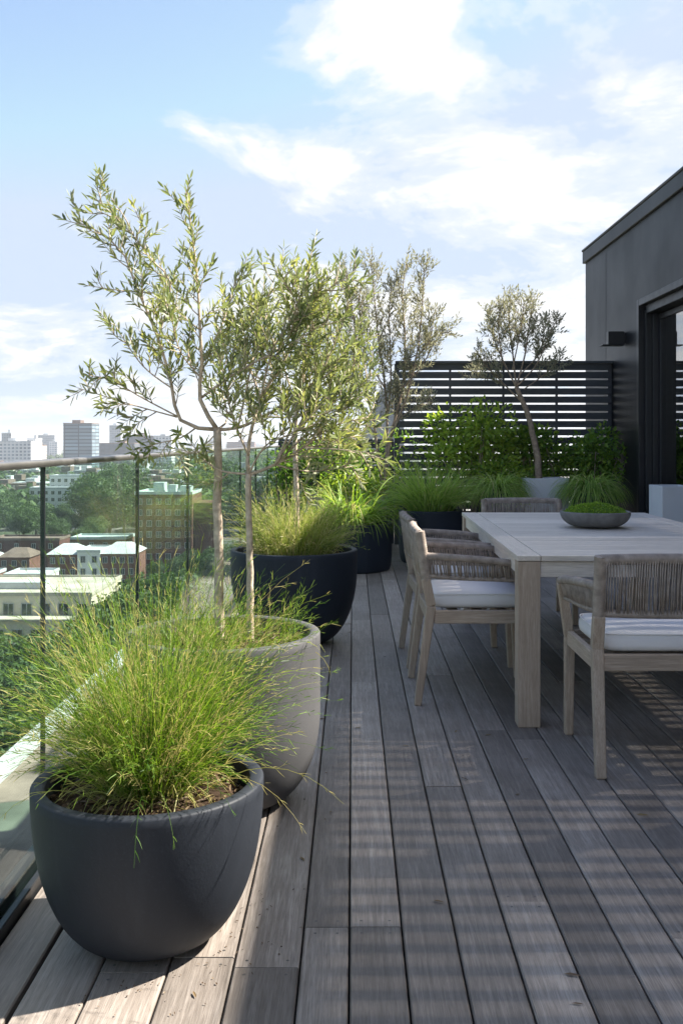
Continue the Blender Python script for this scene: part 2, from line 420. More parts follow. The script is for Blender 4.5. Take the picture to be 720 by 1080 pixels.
def square_planter(label, x0, x1, y0, y1, h):
    t = T('square_planter', label, 'planter', ((x0+x1)/2,(y0+y1)/2,0), 0, 'pale square planters')
    w=(x1-x0)/2; d=(y1-y0)/2; th=.025
    m=MB()
    o=[(-w,-d),(w,-d),(w,d),(-w,d)]; i=[(-w+th,-d+th),(w-th,-d+th),(w-th,d-th),(-w+th,d-th)]
    v=[(x,y,0) for x,y in o]+[(x,y,h) for x,y in o]+[(x,y,h) for x,y in i]+[(x,y,h-.07) for x,y in i]
    f=[(k,(k+1)%4,4+(k+1)%4,4+k) for k in range(4)]+[(4+k,4+(k+1)%4,8+(k+1)%4,8+k) for k in range(4)]+[(8+k,8+(k+1)%4,12+(k+1)%4,12+k) for k in range(4)]+[(3,2,1,0)]
    m.add(v,f); bevel(m.build('box',M['planter'],t),.006,2)
    m=MB(); n=12; vv=[]
    for a in range(n+1):
        for c in range(n+1):
            vv.append((-w+th+(2*w-2*th)*a/n,-d+th+(2*d-2*th)*c/n,h-.045+random.uniform(-.012,.012)))
    m.add(vv,[(a*(n+1)+c,(a+1)*(n+1)+c,(a+1)*(n+1)+c+1,a*(n+1)+c+1) for a in range(n) for c in range(n)])
    m.build('soil',M['soil'],t,True)
SQ = (1.905,2.385,11.0,11.45,.835)
square_planter('pale grey square planter below the leaning olive tree at the slatted screen', *SQ)
square_planter('pale grey square planter standing beside the sliding glass door', 2.79,3.08,9.0,9.4,.838)

# ------------------------------------------------------------------ grasses
def unit(v): return v/(np.linalg.norm(v)+1e-9)
def blade_path(p, az, tilt, L, droop, n=7, wob=.0):
    pts=[np.array(p,float)]; d=np.array([math.sin(tilt)*math.cos(az),math.sin(tilt)*math.sin(az),math.cos(tilt)])
    out=np.array([math.cos(az),math.sin(az),0])
    for i in range(n):
        d=unit(d+np.array([0,0,-1])*droop*(i+1)/n+out*droop*.25+rng.normal(size=3)*wob)
        pts.append(pts[-1]+d*L/n)
    return pts
def side_of(pts):
    d=unit(pts[-1]-pts[0]); s=np.cross(d, rng.normal(size=3)); return unit(s)

def wispy_grass(name, label, x, y, z, R, n, Lr, wid=.0022, mat='wisp', spread=1.0, feather=True, group=None, dens=1.0, drp=(.02,.24), over=0):
    m=MB()
    for k in range(n+over):
        a=random.uniform(0,2*PI); r=R*random.random()**.7
        u=random.random()
        tilt=(.05+.95*u**1.15)*spread
        az=a+random.gauss(0,.5)
        L=random.uniform(*Lr)*(1.06-.30*u)*(.75+.25*random.random())
        p=(x+r*math.cos(a),y+r*math.sin(a),z-.01)
        dr=random.uniform(*drp)
        if k>=n: az=a; tilt=random.uniform(.62,.95); dr=random.uniform(.30,.55); L=random.uniform(.34,.50); p=(x+R*1.3*math.cos(a),y+R*1.3*math.sin(a),z-.01)
        pts=blade_path(p,az,tilt,L,dr,8,.03)
        tone=min(1,max(0,random.gauss(.45,.27))); 
        if random.random()<.17: tone=random.uniform(.9,1)
        s=side_of(pts)
        w=[wid*(1-.75*i/8) for i in range(9)]
        m.ribbon(pts,w,s,tone)
        if k>=n: m.ribbon(pts,w,unit(np.cross(s,pts[4]-pts[0])),tone)
        if feather:
            for i in range(3,9):
                if random.random()<.93*dens:
                    for sg in (-1,1):
                        if random.random()<.2: continue
                        u2=random.random(); q=pts[i-1]*(1-u2)+pts[i]*u2
                        d=unit(pts[i]-pts[i-1]); sd=unit(s*sg+rng.normal(size=3)*.45)
                        l=random.uniform(.022,.06)*(1.15-.08*i)
                        e=unit(d*1.0+sd*.62); q1=q+e*l*.5; q2=q1+unit(e+d*.3+np.array([0,0,-.15]))*l*.5
                        ss=unit(np.cross(e,rng.normal(size=3)))
                        m.ribbon([q,q1,q2],[wid*.75,wid*.65,wid*.2],ss,min(1,tone+random.uniform(0,.25)))
                        if random.random()<.5:
                            e2=unit(e+sd*.5); ss=unit(np.cross(e2,rng.normal(size=3)))
                            m.ribbon([q1,q1+e2*l*.45],[wid*.6,wid*.2],ss,min(1,tone+.15))
    for k in range(n//4):   # last year's dead thatch at the base
        a=random.uniform(0,2*PI); r=R*1.1*random.random()**.5
        pts=blade_path((x+r*math.cos(a),y+r*math.sin(a),z-.01),a+random.gauss(0,.8),random.uniform(.3,1.5),random.uniform(.06,.20),.7,5,.1)
        m.ribbon(pts,[wid*.9]*5+[wid*.2],side_of(pts),random.uniform(.88,1))
    o=m.build(name,M[mat]); me=o.data
    # put the origin at the base
    me.transform(Matrix.Translation((-x,-y,-z))); o.location=(x,y,z)
    return tag(o,label,'grass',group)
def blade_grass(name,label,x,y,z,R,n,Lr,wid,mat,tilt=(.05,.9),droop=(.2,.7),group=None):
    m=MB()
    for k in range(n):
        a=random.uniform(0,2*PI); r=R*random.random()**.6; u=random.random()
        pts=blade_path((x+r*math.cos(a),y+r*math.sin(a),z-.01),a+random.gauss(0,.45),tilt[0]+(tilt[1]-tilt[0])*u,random.uniform(*Lr)*(1.05-.2*u),random.uniform(*droop),8,.02)
        tone=min(1,max(0,random.gauss(.5,.32)))
        d=unit(pts[2]-pts[0]); out=np.array([math.cos(a+1.57),math.sin(a+1.57),0])
        s=unit(np.cross(np.cross(d,out+rng.normal(size=3)*.5),d)); w0=wid*random.uniform(.6,1.2)
        m.ribbon(pts,[w0*(.7 if i==0 else 1-.92*(i/8)**2) for i in range(9)],s,tone)
    o=m.build(name,M[mat]); o.data.transform(Matrix.Translation((-x,-y,-z))); o.location=(x,y,z)
    return tag(o,label,'grass',group)

GG='ornamental grasses in the planters'
wispy_grass('ornamental_grass','big wispy yellow-green grass spilling from the squat charcoal planter',P1[0]+.0,P1[1]+.02,P1[3]-.03,.11,1450,(.37,.70),.0023,group=GG,spread=.80,over=16)
# a few long stems hanging over the rim belong to the same clump, low tilt
wispy_grass('ornamental_grass','sparse low feathery shoots around the olive trunks in the light grey planter',P2[0],P2[1]-.03,P2[3]-.04,.27,340,(.08,.26),.0022,group=GG,spread=.9)
wispy_grass('ornamental_grass','feathery pale green grass in the wide blue-black planter around the thin olive stem',P3[0],P3[1],P3[3]-.03,.22,1000,(.28,.56),.0036,mat='wisp_pale',group=GG,spread=.95)
blade_grass('ornamental_grass','broad arching bright green blades in the straight-sided blue-black planter',P4[0],P4[1],P4[3]-.03,.22,560,(.42,.74),.016,'green',(.03,.85),(.25,.75),group=GG)
blade_grass('ornamental_grass','dense fine upright green grass behind the side chairs',P5[0],P5[1],P5[3]-.03,.22,1300,(.42,.62),.0095,'carex',(.0,.72),(.10,.40),group=GG)
blade_grass('ornamental_grass','drooping sedge tuft left of the pale square planter',P6[0],P6[1],P6[3]-.03,.09,950,(.40,.60),.0115,'carex',(.02,.95),(.5,1.0),group=GG)
blade_grass('ornamental_grass','drooping sedge tuft right of the pale square planter',P7[0],P7[1],P7[3]-.03,.09,950,(.40,.60),.0115,'carex',(.02,.95),(.5,1.0),group=GG)

# ------------------------------------------------------------------ olive trees
def interp(pts, n):
    pts=[np.asarray(p,float) for p in pts]
    seg=[0]
    for a,c in zip(pts[:-1],pts[1:]): seg.append(seg[-1]+np.linalg.norm(c-a))
    out=[]
    for i in range(n+1):
        s=seg[-1]*i/n; k=0
        while k<len(seg)-2 and seg[k+1]<s: k+=1
        u=(s-seg[k])/max(1e-9,seg[k+1]-seg[k])
        p0=pts[max(k-1,0)];p1=pts[k];p2=pts[k+1];p3=pts[min(k+2,len(pts)-1)]
        out.append(.5*((2*p1)+(-p0+p2)*u+(2*p0-5*p1+4*p2-p3)*u*u+(-p0+3*p1-3*p2+p3)*u**3))
    return out, seg[-1]
def leafy(mw, ml, pts, r0, r1, LL, LW, step, tone, start=.15, prob=.94):
    """a twig: thin tube with opposite leaves along it"""
    mw.tube(pts,[r0+(r1-r0)*i/(len(pts)-1) for i in range(len(pts))],4)
    acc=0; rot=random.uniform(0,PI)
    tot=sum(np.linalg.norm(pts[i+1]-pts[i]) for i in range(len(pts)-1)); run=0
    for i in range(len(pts)-1):
        d=pts[i+1]-pts[i]; l=np.linalg.norm(d); d=unit(d); u=0
        while acc+ (l-u) >= step:
            u+=step-acc; acc=0; fr=(run+u)/tot
            if fr<start: continue
            q=pts[i]+d*u; rot+=PI/2*.55+random.gauss(0,.25)
            x=unit(np.cross(d,np.array([.3,.2,1.0]))); y=np.cross(d,x)
            for sg in (1,-1):
                if random.random()>prob: continue
                s=(x*math.cos(rot)+y*math.sin(rot))*sg
                dd=unit(d*random.uniform(.7,1.1)+s*random.uniform(.7,1.15)+np.array([0,0,.12]))
                nn=unit(d*.8-s*.6+np.array([0,0,.5])+rng.normal(size=3)*.25)
                sc=random.uniform(.7,1.1)*(1-.35*max(0,fr-.75)/.25)
                ml.leaf(q,dd,nn,LL*sc,LW*sc,min(1,max(0,tone+random.gauss(0,.2))),.2,random.uniform(-.05,.15))
        acc+=l-u; run+=l
    ml.leaf(pts[-1],pts[-1]-pts[-2],rng.normal(size=3),LL*.8,LW*.8,tone)
def twig(mw,ml,p,d,L,LL,LW,step,tone,up=.25):
    pts=[np.array(p)]; n=5; d=unit(d)
    for i in range(n):
        d=unit(d+np.array([0,0,up*.35])+rng.normal(size=3)*.07); pts.append(pts[-1]+d*L/n)
    leafy(mw,ml,pts,.0022,.0008,LL,LW,step,tone)
    return pts
def branch(mw,ml,way,r0,r1,spawn,LL,LW,step,twL=(.10,.26),up=.35,s0=.2,sub=.5,wob=.0,tipleaf=True):
    n=14; pts,L=interp(way,n)
    pts=[p+(rng.normal(size=3)*wob if 0<i<n else 0) for i,p in enumerate(pts)]
    mw.tube(pts,[r0+(r1-r0)*(i/n)**.8 for i in range(n+1)],6)
    k=int(L/spawn)
    for j in range(k):
        u=s0+(1-s0)*(j+random.random())/k; i=min(n-1,int(u*n)); q=pts[i]+(pts[i+1]-pts[i])*(u*n-i)
        d=unit(pts[i+1]-pts[i]); s=unit(np.cross(d,rng.normal(size=3)))
        dd=unit(d*.7+s*random.uniform(.7,1.2)+np.array([0,0,up*.5]))
        tl=random.uniform(*twL)*(1.1-.5*u)
        tp=twig(mw,ml,q,dd,tl,LL,LW,step,random.uniform(.2,.75),up)
        if random.random()<sub:
            i2=random.randint(1,3); d2=unit(tp[i2+1]-tp[i2]); s2=unit(np.cross(d2,rng.normal(size=3)))
            twig(mw,ml,tp[i2],unit(d2*.8+s2*.7),tl*.65,LL,LW,step,random.uniform(.2,.8),up)
    if tipleaf:
        leafy(mw,ml,pts[int(n*.55):],r1*1.05,r1*.6,LL*.95,LW,step*1.1,random.uniform(.2,.6),0)
    return pts
def ways(lst, D, dz):
    k=len(lst)-1
    return [P(x,y,D+dz*(i/k)**1.1) for i,(x,y) in enumerate(lst)]
def finish_tree(name,label,mw,ml,base,barkm,leafm,group):
    t=T(name,label,'tree',tuple(base),0,group)
    for m,nm,mt,sm in ((mw,'trunk',barkm,True),(ml,'crown',leafm,False)):
        o=m.build(nm,mt,t,sm); o.data.transform(Matrix.Translation(tuple(-np.array(base))))
    return t
OG='potted olive trees on the deck'
# first olive
mw,ml=MB(),MB(); D=3.50
base=P(231.5,655,D); base[2]=P2[3]-.05
tr,_=interp([base,P(231,600,D),P(229,540,D+.01),P(230,490,D),P(229,452,D)],16)
mw.tube([p+rng.normal(size=3)*.0012 for p in tr],[.0178-.004*i/16 for i in range(17)],10)
LL,LW,ST=.048,.0108,.0165
def B1(l,dz,r0=.008,r1=.0022,sp=.030,**k): branch(mw,ml,ways(l,D,dz),r0*.85,r1,sp*1.38,LL,LW,ST,sub=.38,**k)
B1([(229,453),(211,421),(213,383),(211,348),(207,281),(196,203)],-.05,.010,twL=(.08,.20))
B1([(229,453),(207,451),(187,439),(182,410),(167,357),(144,303),(127,263),(83,231)],-.12,.010,twL=(.08,.20))
B1([(167,357),(180,300),(158,272),(138,245),(102,210)],-.10,.004,.0015,.026,twL=(.07,.17),s0=.1)
B1([(150,272),(135,235),(112,200),(108,187)],-.10,.003,.0012,.07,twL=(.05,.1))
B1([(162,309),(125,306),(92,301)],-.14,.003,.0012,.06,twL=(.06,.10))
B1([(187,439),(149,419),(118,401),(94,396)],-.20,.004,.0014,.028,twL=(.08,.15),up=.1)
B1([(187,440),(140,427),(82,409)],-.02,.004,.0014,.03,twL=(.07,.14),up=.1)
B1([(182,410),(150,385),(121,342)],.12,.004,.0014,.03,twL=(.08,.15))
B1([(229,453),(251,451),(282,437),(325,408),(350,382)],.10,.009,twL=(.10,.24),sp=.024)
B1([(213,419),(251,392),(309,361),(346,338)],-.15,.006,.0018,.024,twL=(.10,.24))
B1([(213,383),(235,340),(250,290)],.15,.005,.0018,.022,twL=(.10,.20))
B1([(251,451),(262,400),(275,335),(288,298)],.2,.005,.0018,.022,twL=(.10,.22))
B1([(211,348),(190,330),(172,300)],.2,.004,.0015,.024,twL=(.08,.18))
B1([(213,400),(190,370),(180,330)],-.25,.004,.0015,.026,twL=(.08,.18))
B1([(229,453),(240,440),(232,400),(240,360)],.3,.005,.0015,.02,twL=(.10,.22))
B1([(207,451),(190,462),(165,468),(140,476)],-.15,.004,.0012,.035,twL=(.07,.14),up=-.2)
B1([(229,456),(215,470),(200,478),(190,480)],.15,.004,.0012,.03,twL=(.07,.14),up=-.15)
finish_tree('olive_tree','slender olive tree on a bare pale trunk, its sprigs reaching highest and furthest left',mw,ml,base,M['bark'],M['olive'],OG)
# second olive
mw,ml=MB(),MB(); D=3.46
base=P(263.5,668,D); base[2]=P2[3]-.05
tr,_=interp([base,P(264,620,D),P(262.5,560,D),P(262,500,D)],14)
mw.tube([p+rng.normal(size=3)*.001 for p in tr],[.0132-.0028*i/14 for i in range(15)],10)
B1([(262,500),(262,470),(275,420),(300,380),(320,325),(325,278)],.05,.009,twL=(.10,.24),sp=.030)
B1([(275,420),(292,360),(338,312),(366,292)],-.10,.005,.0018,.022,twL=(.10,.22))
B1([(262,501),(290,490),(320,472),(350,450),(388,440)],.10,.008,sp=.026,twL=(.10,.22))
B1([(290,490),(320,440),(345,380),(366,330)],-.05,.006,.0018,.021,twL=(.10,.24))
B1([(290,490),(315,430),(325,370),(343,322)],.25,.006,.0018,.030,twL=(.10,.24))
B1([(320,472),(355,474),(394,478)],-.15,.004,.0014,.028,twL=(.08,.18),up=.05)
B1([(262,500),(235,497),(216,486),(206,472)],-.05,.006,.0016,.03,twL=(.07,.15))
B1([(262,480),(245,440),(235,390)],-.2,.005,.0016,.022,twL=(.10,.22))
B1([(300,370),(312,325),(298,294)],-.15,.004,.0016,.022,twL=(.09,.20))
B1([(290,490),(325,497),(372,492)],.2,.004,.0014,.032,twL=(.08,.16),up=-.05)
B1([(275,420),(260,370),(268,320)],.15,.005,.0016,.022,twL=(.10,.22))
B1([(262,500),(280,470),(310,455),(345,420)],-.25,.005,.0016,.024,twL=(.10,.22))
B1([(290,490),(330,450),(362,410),(378,370)],.15,.005,.0016,.022,twL=(.10,.24))
B1([(320,472),(350,440),(372,415),(392,395)],-.1,.004,.0016,.024,twL=(.08,.2))
B1([(290,490),(335,470),(365,462),(384,458)],.3,.004,.0016,.026,twL=(.08,.2))
finish_tree('olive_tree','shorter olive tree with the thinner trunk beside the first, its crown leaning right',mw,ml,base,M['bark'],M['olive'],OG)
# third olive in the wide blue-black planter
mw,ml=MB(),MB(); D=6.2
base=P(312.5,575,D); base[2]=P3[3]-.05
tr,_=interp([base,P(312.5,520,D),P(311,470,D),P(312,430,D)],12)
mw.tube(tr,[.018-.004*i/12 for i in range(13)],8)
LL,LW,ST=.052,.012,.026
for l,dz in (([(312,430),(300,390),(285,350),(280,315)],.2),([(312,430),(320,380),(335,330),(345,300)],-.2),([(312,430),(335,400),(365,370),(378,340)],.15),
          ([(312,430),(290,410),(262,390),(250,360)],-.1),([(312,440),(340,430),(370,425),(385,410)],-.2),([(312,440),(290,440),(262,436)],.2),([(312,430),(312,380),(310,320)],.0),([(312,450),(345,455),(380,455)],.15)):
    branch(mw,ml,ways(l,D,dz),.009,.003,.036,LL,LW,ST,twL=(.14,.34))
finish_tree('olive_tree','thin-stemmed olive tree standing in the wide blue-black planter behind the front pair',mw,ml,base,M['bark'],M['olive'],OG)
# multi-stemmed olive at the back
mw,ml=MB(),MB(); D=10.9
base=np.array([.32,10.9,0.0]); 
LL,LW,ST=.06,.017,.036
hub=P(404,520,D)
mw.tube([base,base+np.array([0,0,.3]),hub],[.05,.045,.035],8)
for l,dz,r in (([(404,520),(397,470),(393,440),(380,390),(372,330),(366,290)],-.2,.026),([(404,520),(408,465),(406,410),(398,350),(392,285),(390,276)],.2,.024),
             ([(404,520),(412,460),(424,410),(427,360),(424,310),(428,280)],.1,.028),([(412,460),(428,420),(440,370),(446,310),(447,280)],-.2,.018),
             ([(424,410),(445,385),(462,355),(474,350)],.2,.012),([(393,440),(376,420),(362,380),(352,340)],.2,.014),([(406,410),(385,370),(378,310)],-.2,.012),
             ([(427,380),(450,365),(458,330)],-.2,.011),([(397,460),(380,440),(362,430)],-.2,.010),([(412,450),(436,430),(455,425)],.2,.010),([(408,440),(412,400),(410,330),(413,300)],.0,.014)):
    branch(mw,ml,ways(l,D,dz),r*.8,.004,.036,LL,LW,ST,twL=(.16,.40),s0=.30,sub=.8)
finish_tree('olive_tree','tall multi-stemmed silvery olive in front of the left end of the slatted screen',mw,ml,base,M['bark2'],M['olive_far'],OG)
# leaning olive in the square planter
mw,ml=MB(),MB(); D=11.25
base=P(568,503,D); base[2]=SQ[4]-.06
tr,_=interp([base,P(566,480,D),P(559,447,D),P(551,425,D),P(544,408,D)],12)
mw.tube([p+rng.normal(size=3)*.004 for p in tr],[.042-.016*i/12 for i in range(13)],8)
for l,dz,r in (([(551,425),(528,402),(512,385),(503,372)],-.2,.014),([(544,408),(530,380),(518,350),(514,330)],.2,.014),([(544,408),(540,370),(536,335),(538,315)],-.1,.016),
             ([(544,408),(553,375),(558,340),(562,318)],.2,.016),([(544,408),(565,385),(578,355),(585,340)],-.2,.013),([(553,410),(572,396),(592,378)],.1,.010),
             ([(540,390),(548,350),(552,320)],-.3,.011),([(530,385),(525,345),(528,322)],-.3,.010),([(528,402),(510,398),(498,392)],.2,.008),([(548,395),(568,372),(575,340)],.3,.010)):
    branch(mw,ml,ways(l,D,dz),r*.8,.004,.028,LL*.95,LW,ST,twL=(.13,.30),s0=.34,sub=.9)
finish_tree('olive_tree','small round-crowned olive with leaning trunk in the pale square planter',mw,ml,base,M['bark2'],M['olive_far'],OG)

# ------------------------------------------------------------------ shrubs along the screen
def shrub(label,c,rad,n,LL,mat='laurel',tone=.45,group='leafy shrubs below the screen'):
    t=T('shrub',label,'shrub',(c[0],c[1],0),0,group)
    ml,mw=MB(),MB(); lumps=[(np.array([random.gauss(0,.45)*rad[0],random.gauss(0,.4)*rad[1],random.uniform(-.5,.75)*rad[2]]),random.uniform(.25,.5)) for _ in range(22)]
    for lc,ls in lumps:
        e=np.array([lc[0],lc[1],c[2]+lc[2]]); mw.tube([np.array([lc[0]*.2,lc[1]*.2,0.0]),np.array([lc[0]*.6,lc[1]*.6,c[2]*.6]),e],[.012,.008,.004],5)
        for _ in range(n//22):
            d=unit(rng.normal(size=3)); q=lc+d*np.array(rad)*ls*random.uniform(.5,1.0)
            q=np.array([q[0],q[1],max(.05,q[2]+c[2])])
            dd=unit(d+np.array([0,0,.1])+rng.normal(size=3)*.5)
            ml.leaf(q,dd,unit(np.array([0,0,1.0])+rng.normal(size=3)*.6),LL*random.uniform(.6,1.15),LL*.5*random.uniform(.7,1.1),min(1,max(0,random.gauss(tone,.2))),.15,random.uniform(0,.3))
    ml.build('foliage',M[mat],t); mw.build('stems',M['bark2'],t,True)
shrub('bright glossy shrub sprawling up the screen between the two back olives',(1.35,11.45,1.05),(.62,.28,.62),3000,.075,tone=.82)
shrub('dark leafy shrub in the corner of screen and house wall',(2.75,11.6,.95),(.50,.26,.52),2600,.07,tone=.52)
shrub('dark leafy shrub behind the leaning olive trunk',(2.1,11.72,.92),(.50,.20,.48),2400,.07,tone=.62)
shrub('yellow-green low shrub at the foot of the multi-stemmed olive',(.30,11.05,.68),(.55,.35,.42),2400,.055,tone=.8)
shrub('dark hedge shrub against the low fence behind the broad-bladed grass',(-.15,11.6,.85),(.62,.25,.48),2400,.065,tone=.55)
shrub('hedge shrub filling the corner of low fence and balustrade',(-.72,11.5,.75),(.22,.3,.45),1300,.06,tone=.45)
shrub('low bright fern-like shrub between the square planter and left sedge',(1.72,11.35,.75),(.42,.22,.28),1500,.06,tone=.7)

# ------------------------------------------------------------------ slatted screens
def slat_screen(label,x0,x1,y,top,group,pitch=.0985,sh=.0775,cat='fence'):
    t=T('slatted_screen',label,cat,((x0+x1)/2,y,0),0,group); cx=(x0+x1)/2
    m=MB(); z=top-sh
    while z>.05:
        m.box(x0-cx,x1-cx,-.012,.012,z,z+sh,random.random()); z-=pitch
    m.box(x0-cx-.02,x1-cx+.02,-.045,.045,top+.002,top+.032)
    bevel(m.build('slat_panel',M['fence'],t),.002,1)
    k=max(2,int(round((x1-x0)/.65)))
    for i in range(k+1):
        x=x0+(x1-x0)*i/k-cx; w=.03 if i in (0,k) else .012
        m=MB(); m.box(x-w,x+w,.0135,.06,0,top); m.build('post',M['fence'],t)
slat_screen('tall charcoal horizontal slat screen closing the far end of the deck',.53,3.10,12.0,2.18,'slatted screens')
slat_screen('low charcoal slat fence beside the glass, shorter than the tall screen',-.88,.47,12.1,1.24,'slatted screens')

# ------------------------------------------------------------------ dark clad house
WX=3.12; HY0,HY1=7.3,13.37; HH=3.80; DY0,DY1,DZ=7.9,10.92,2.78
h=T('penthouse','dark metal-clad penthouse with flat roof and sliding glass door','house',(WX,HY1,0))
m=MB()
def hb(x0,x1,y0,y1,z0,z1): m.box(x0,x1,y0-HY1,y1-HY1,z0,z1)
TH=.35; XE=7.0
hb(0,TH,DY1,HY1,-.04,HH-.17); hb(0,TH,DY0,DY1,DZ,HH-.17); hb(0,TH,HY0,DY0,-.04,HH-.17)
hb(TH,XE,HY1-.3,HY1,-.04,HH-.17); hb(TH,XE,HY0,HY0+.3,-.04,HH-.17); hb(XE-.3,XE,HY0+.3,HY1-.3,-.04,HH-.17)
m.build('wall',M['clad'],h)
m=MB(); m.box(-.035,XE,HY0-HY1-.03,.035,HH-.168,HH-.012); m.box(-.045,XE+.01,HY0-HY1-.04,.045,HH-.010,HH+.02)
bevel(m.build('roof',M['clad'],h),.006,1)
m=MB(); m.box(-.0025,-.0005,-1.075+.0,-1.068,1.1,HH-.2); m.build('panel_seam',M['black'],h)
m=MB(); m.box(-.62,1.2,5.95-HY1,HY0-.042-HY1,HH-.22,HH-.02); m.build('shade_slab',M['clad'],h)  # unseen slab, added only to shade the wide blue-black planter
# door: outer reveal, lintel track, sash, panes
m=MB()
for y in (DY1,):
    m.box(-.012,.34,y-.07-HY1,y+.012-HY1,-.02,DZ+.012); m.box(.05,.30,y-.13-HY1,y-.072-HY1,-.02,DZ-.11); m.box(.12,.30,y-.165-HY1,y-.132-HY1,0,DZ-.16)
m.box(-.012,.34,DY0-HY1,DY1-.072-HY1,DZ-.06,DZ+.012); m.box(.05,.30,DY0-HY1,DY1-.135-HY1,DZ-.15,DZ-.062)
m.box(-.012,.34,DY0-.01-HY1,DY0+.07-HY1,-.02,DZ-.062); m.box(.05,.34,DY0+.07-HY1,DY1-.17-HY1,-.02,.03)
dr=bevel(m.build('door_frame',M['black'],h),.004,1)
for k,(a,c,x) in enumerate(((9.45,10.755,.20),(8.0,9.5,.26))):
    m=MB(); m.box(x-.02,x+.02,a-HY1,a+.05-HY1,.03,DZ-.16); m.box(x-.02,x+.02,c-.05-HY1,c-HY1,.03,DZ-.16)
    m.box(x-.02,x+.02,a+.05-HY1,c-.05-HY1,.03,.10); m.box(x-.02,x+.02,a+.05-HY1,c-.05-HY1,DZ-.22,DZ-.16)
    sa=bevel(m.build('door_sash',M['black'],h),.003,1)
    m=MB(); m.box(x-.006,x+.006,a+.048-HY1,c-.048-HY1,.098,DZ-.218); m.build('pane',M['dglass'],sa)
m=MB(); m.box(.36,XE-.31,HY0+.31-HY1,HY1-.31-HY1,-.03,.0); m.box(.36,XE-.31,HY0+.31-HY1,-.31,2.9,2.95); m.build('interior',M['roof_b'],h)
# wall lamp
lp=T('wall_lamp','small black box wall lamp on the cladding beside the glass door','lamp',(WX,11.45,2.43))
m=MB(); m.box(-.015,-.0005,-.06,.06,-.06,.06); bevel(m.build('back_plate',M['black'],lp),.003,1)
m=MB(); m.box(-.20,-.0155,-.055,.055,-.075,.075); bevel(m.build('lamp_body',M['black'],lp),.006,2)
m=MB(); m.box(-.27,-.02,-.075,.075,-.088,-.077); bevel(m.build('shade',M['black'],lp),.003,1)

# unseen louvred loggia beside the house, shaped to stripe the deck with shade
lg=T('unseen_shade_pergola','unseen dark pergola beside the house, its louvres shaped to stripe the deck with shade','pergola',(2.64,0,0))
m=MB(); pz=3.10
yy=-3.0; k=0
while yy<HY0-.05:
    m.box(-.02,1.75,yy-.0488,yy+.0488,pz-.012,pz); yy+=.1035
sl=m.build('louvres',M['fence'],lg)
m=MB(); m.box(1.76,3.61,-3.1,HY0-.05,pz-.06,pz+.02); m.build('shade_panel',M['fence'],lg)  # unseen solid panel, added to end the light stripes on the deck
m=MB(); m.box(-.075,-.022,-3.1,HY0-.06,pz-.16,pz+.03); m.box(3.62,3.70,-3.1,HY0-.06,pz-.16,pz+.03)
m.build('beam',M['fence'],lg)
for y in (-3.0,0.2,3.6):
    m=MB(); m.box(-.075,.025,y-.05,y+.05,0,pz-.161); m.build('post',M['fence'],lg)
m=MB(); m.box(3.72,3.9,-4,HY0-.01,-.04,pz+.05); m.build('back_wall',M['clad'],lg)

# ------------------------------------------------------------------ dining table
TR=math.radians(1.0)
tb=T('dining_table','large weathered grey teak dining table with square corner legs','table',(.715,4.335,0),-TR)
TW,TL,TZ,LEG=1.27,2.63,.75,.098
m=MB(); z0=TZ-.024; sw=.103
m.box(0,sw-.0015,0,TL,z0,TZ,.4); m.box(TW-sw+.0015,TW,0,TL,z0,TZ,.7)
bevel(m.build('edge_board',M['teaky'],tb),.003,2)
m=MB(); n=20; pw=TL/n
for i in range(n): m.box(sw+.0015,TW-sw-.0015,i*pw+.001,(i+1)*pw-.001,z0,TZ-random.uniform(0,.0006),random.random())
bevel(m.build('tabletop',M['teakx'],tb),.0015,1)
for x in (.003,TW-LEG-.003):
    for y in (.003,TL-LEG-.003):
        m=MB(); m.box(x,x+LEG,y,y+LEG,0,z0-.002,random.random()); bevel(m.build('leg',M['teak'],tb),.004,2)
az=z0-.072
for y in (.018,TL-.045):
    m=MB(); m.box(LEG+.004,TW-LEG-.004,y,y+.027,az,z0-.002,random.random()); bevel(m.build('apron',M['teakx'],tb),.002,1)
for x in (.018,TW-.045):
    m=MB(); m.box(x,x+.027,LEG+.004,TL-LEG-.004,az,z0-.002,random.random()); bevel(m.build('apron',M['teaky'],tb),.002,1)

# crumbs of soil and fallen leaves on the boards
m=MB()
for _ in range(170):
    px,py_,pr_=random.choice((P1[:3],P1[:3],P2[:3],P3[:3])); a=random.uniform(-1.9,.9); d=pr_*random.uniform(.55,.8)+abs(random.gauss(0,.10))
    q=np.array([px+d*math.cos(a),py_+d*math.sin(a),.0025]); m.leaf(q,np.array([random.gauss(0,1),random.gauss(0,1),.25]),np.array([0,0,1.0])+rng.normal(size=3)*.4,random.uniform(.003,.011),random.uniform(.002,.005),random.random()*.6)
for _ in range(46):
    q=np.array([random.uniform(-.85,1.2),random.uniform(2.2,7.5),.003]); m.leaf(q,np.array([random.gauss(0,1),random.gauss(0,1),.05]),np.array([0,0,1.0])+rng.normal(size=3)*.25,random.uniform(.02,.042),random.uniform(.006,.010),random.uniform(.4,1))
tag(m.build('leaf_litter',M['mulch']),'soil crumbs and fallen olive leaves scattered on the boards','litter',kind='stuff')
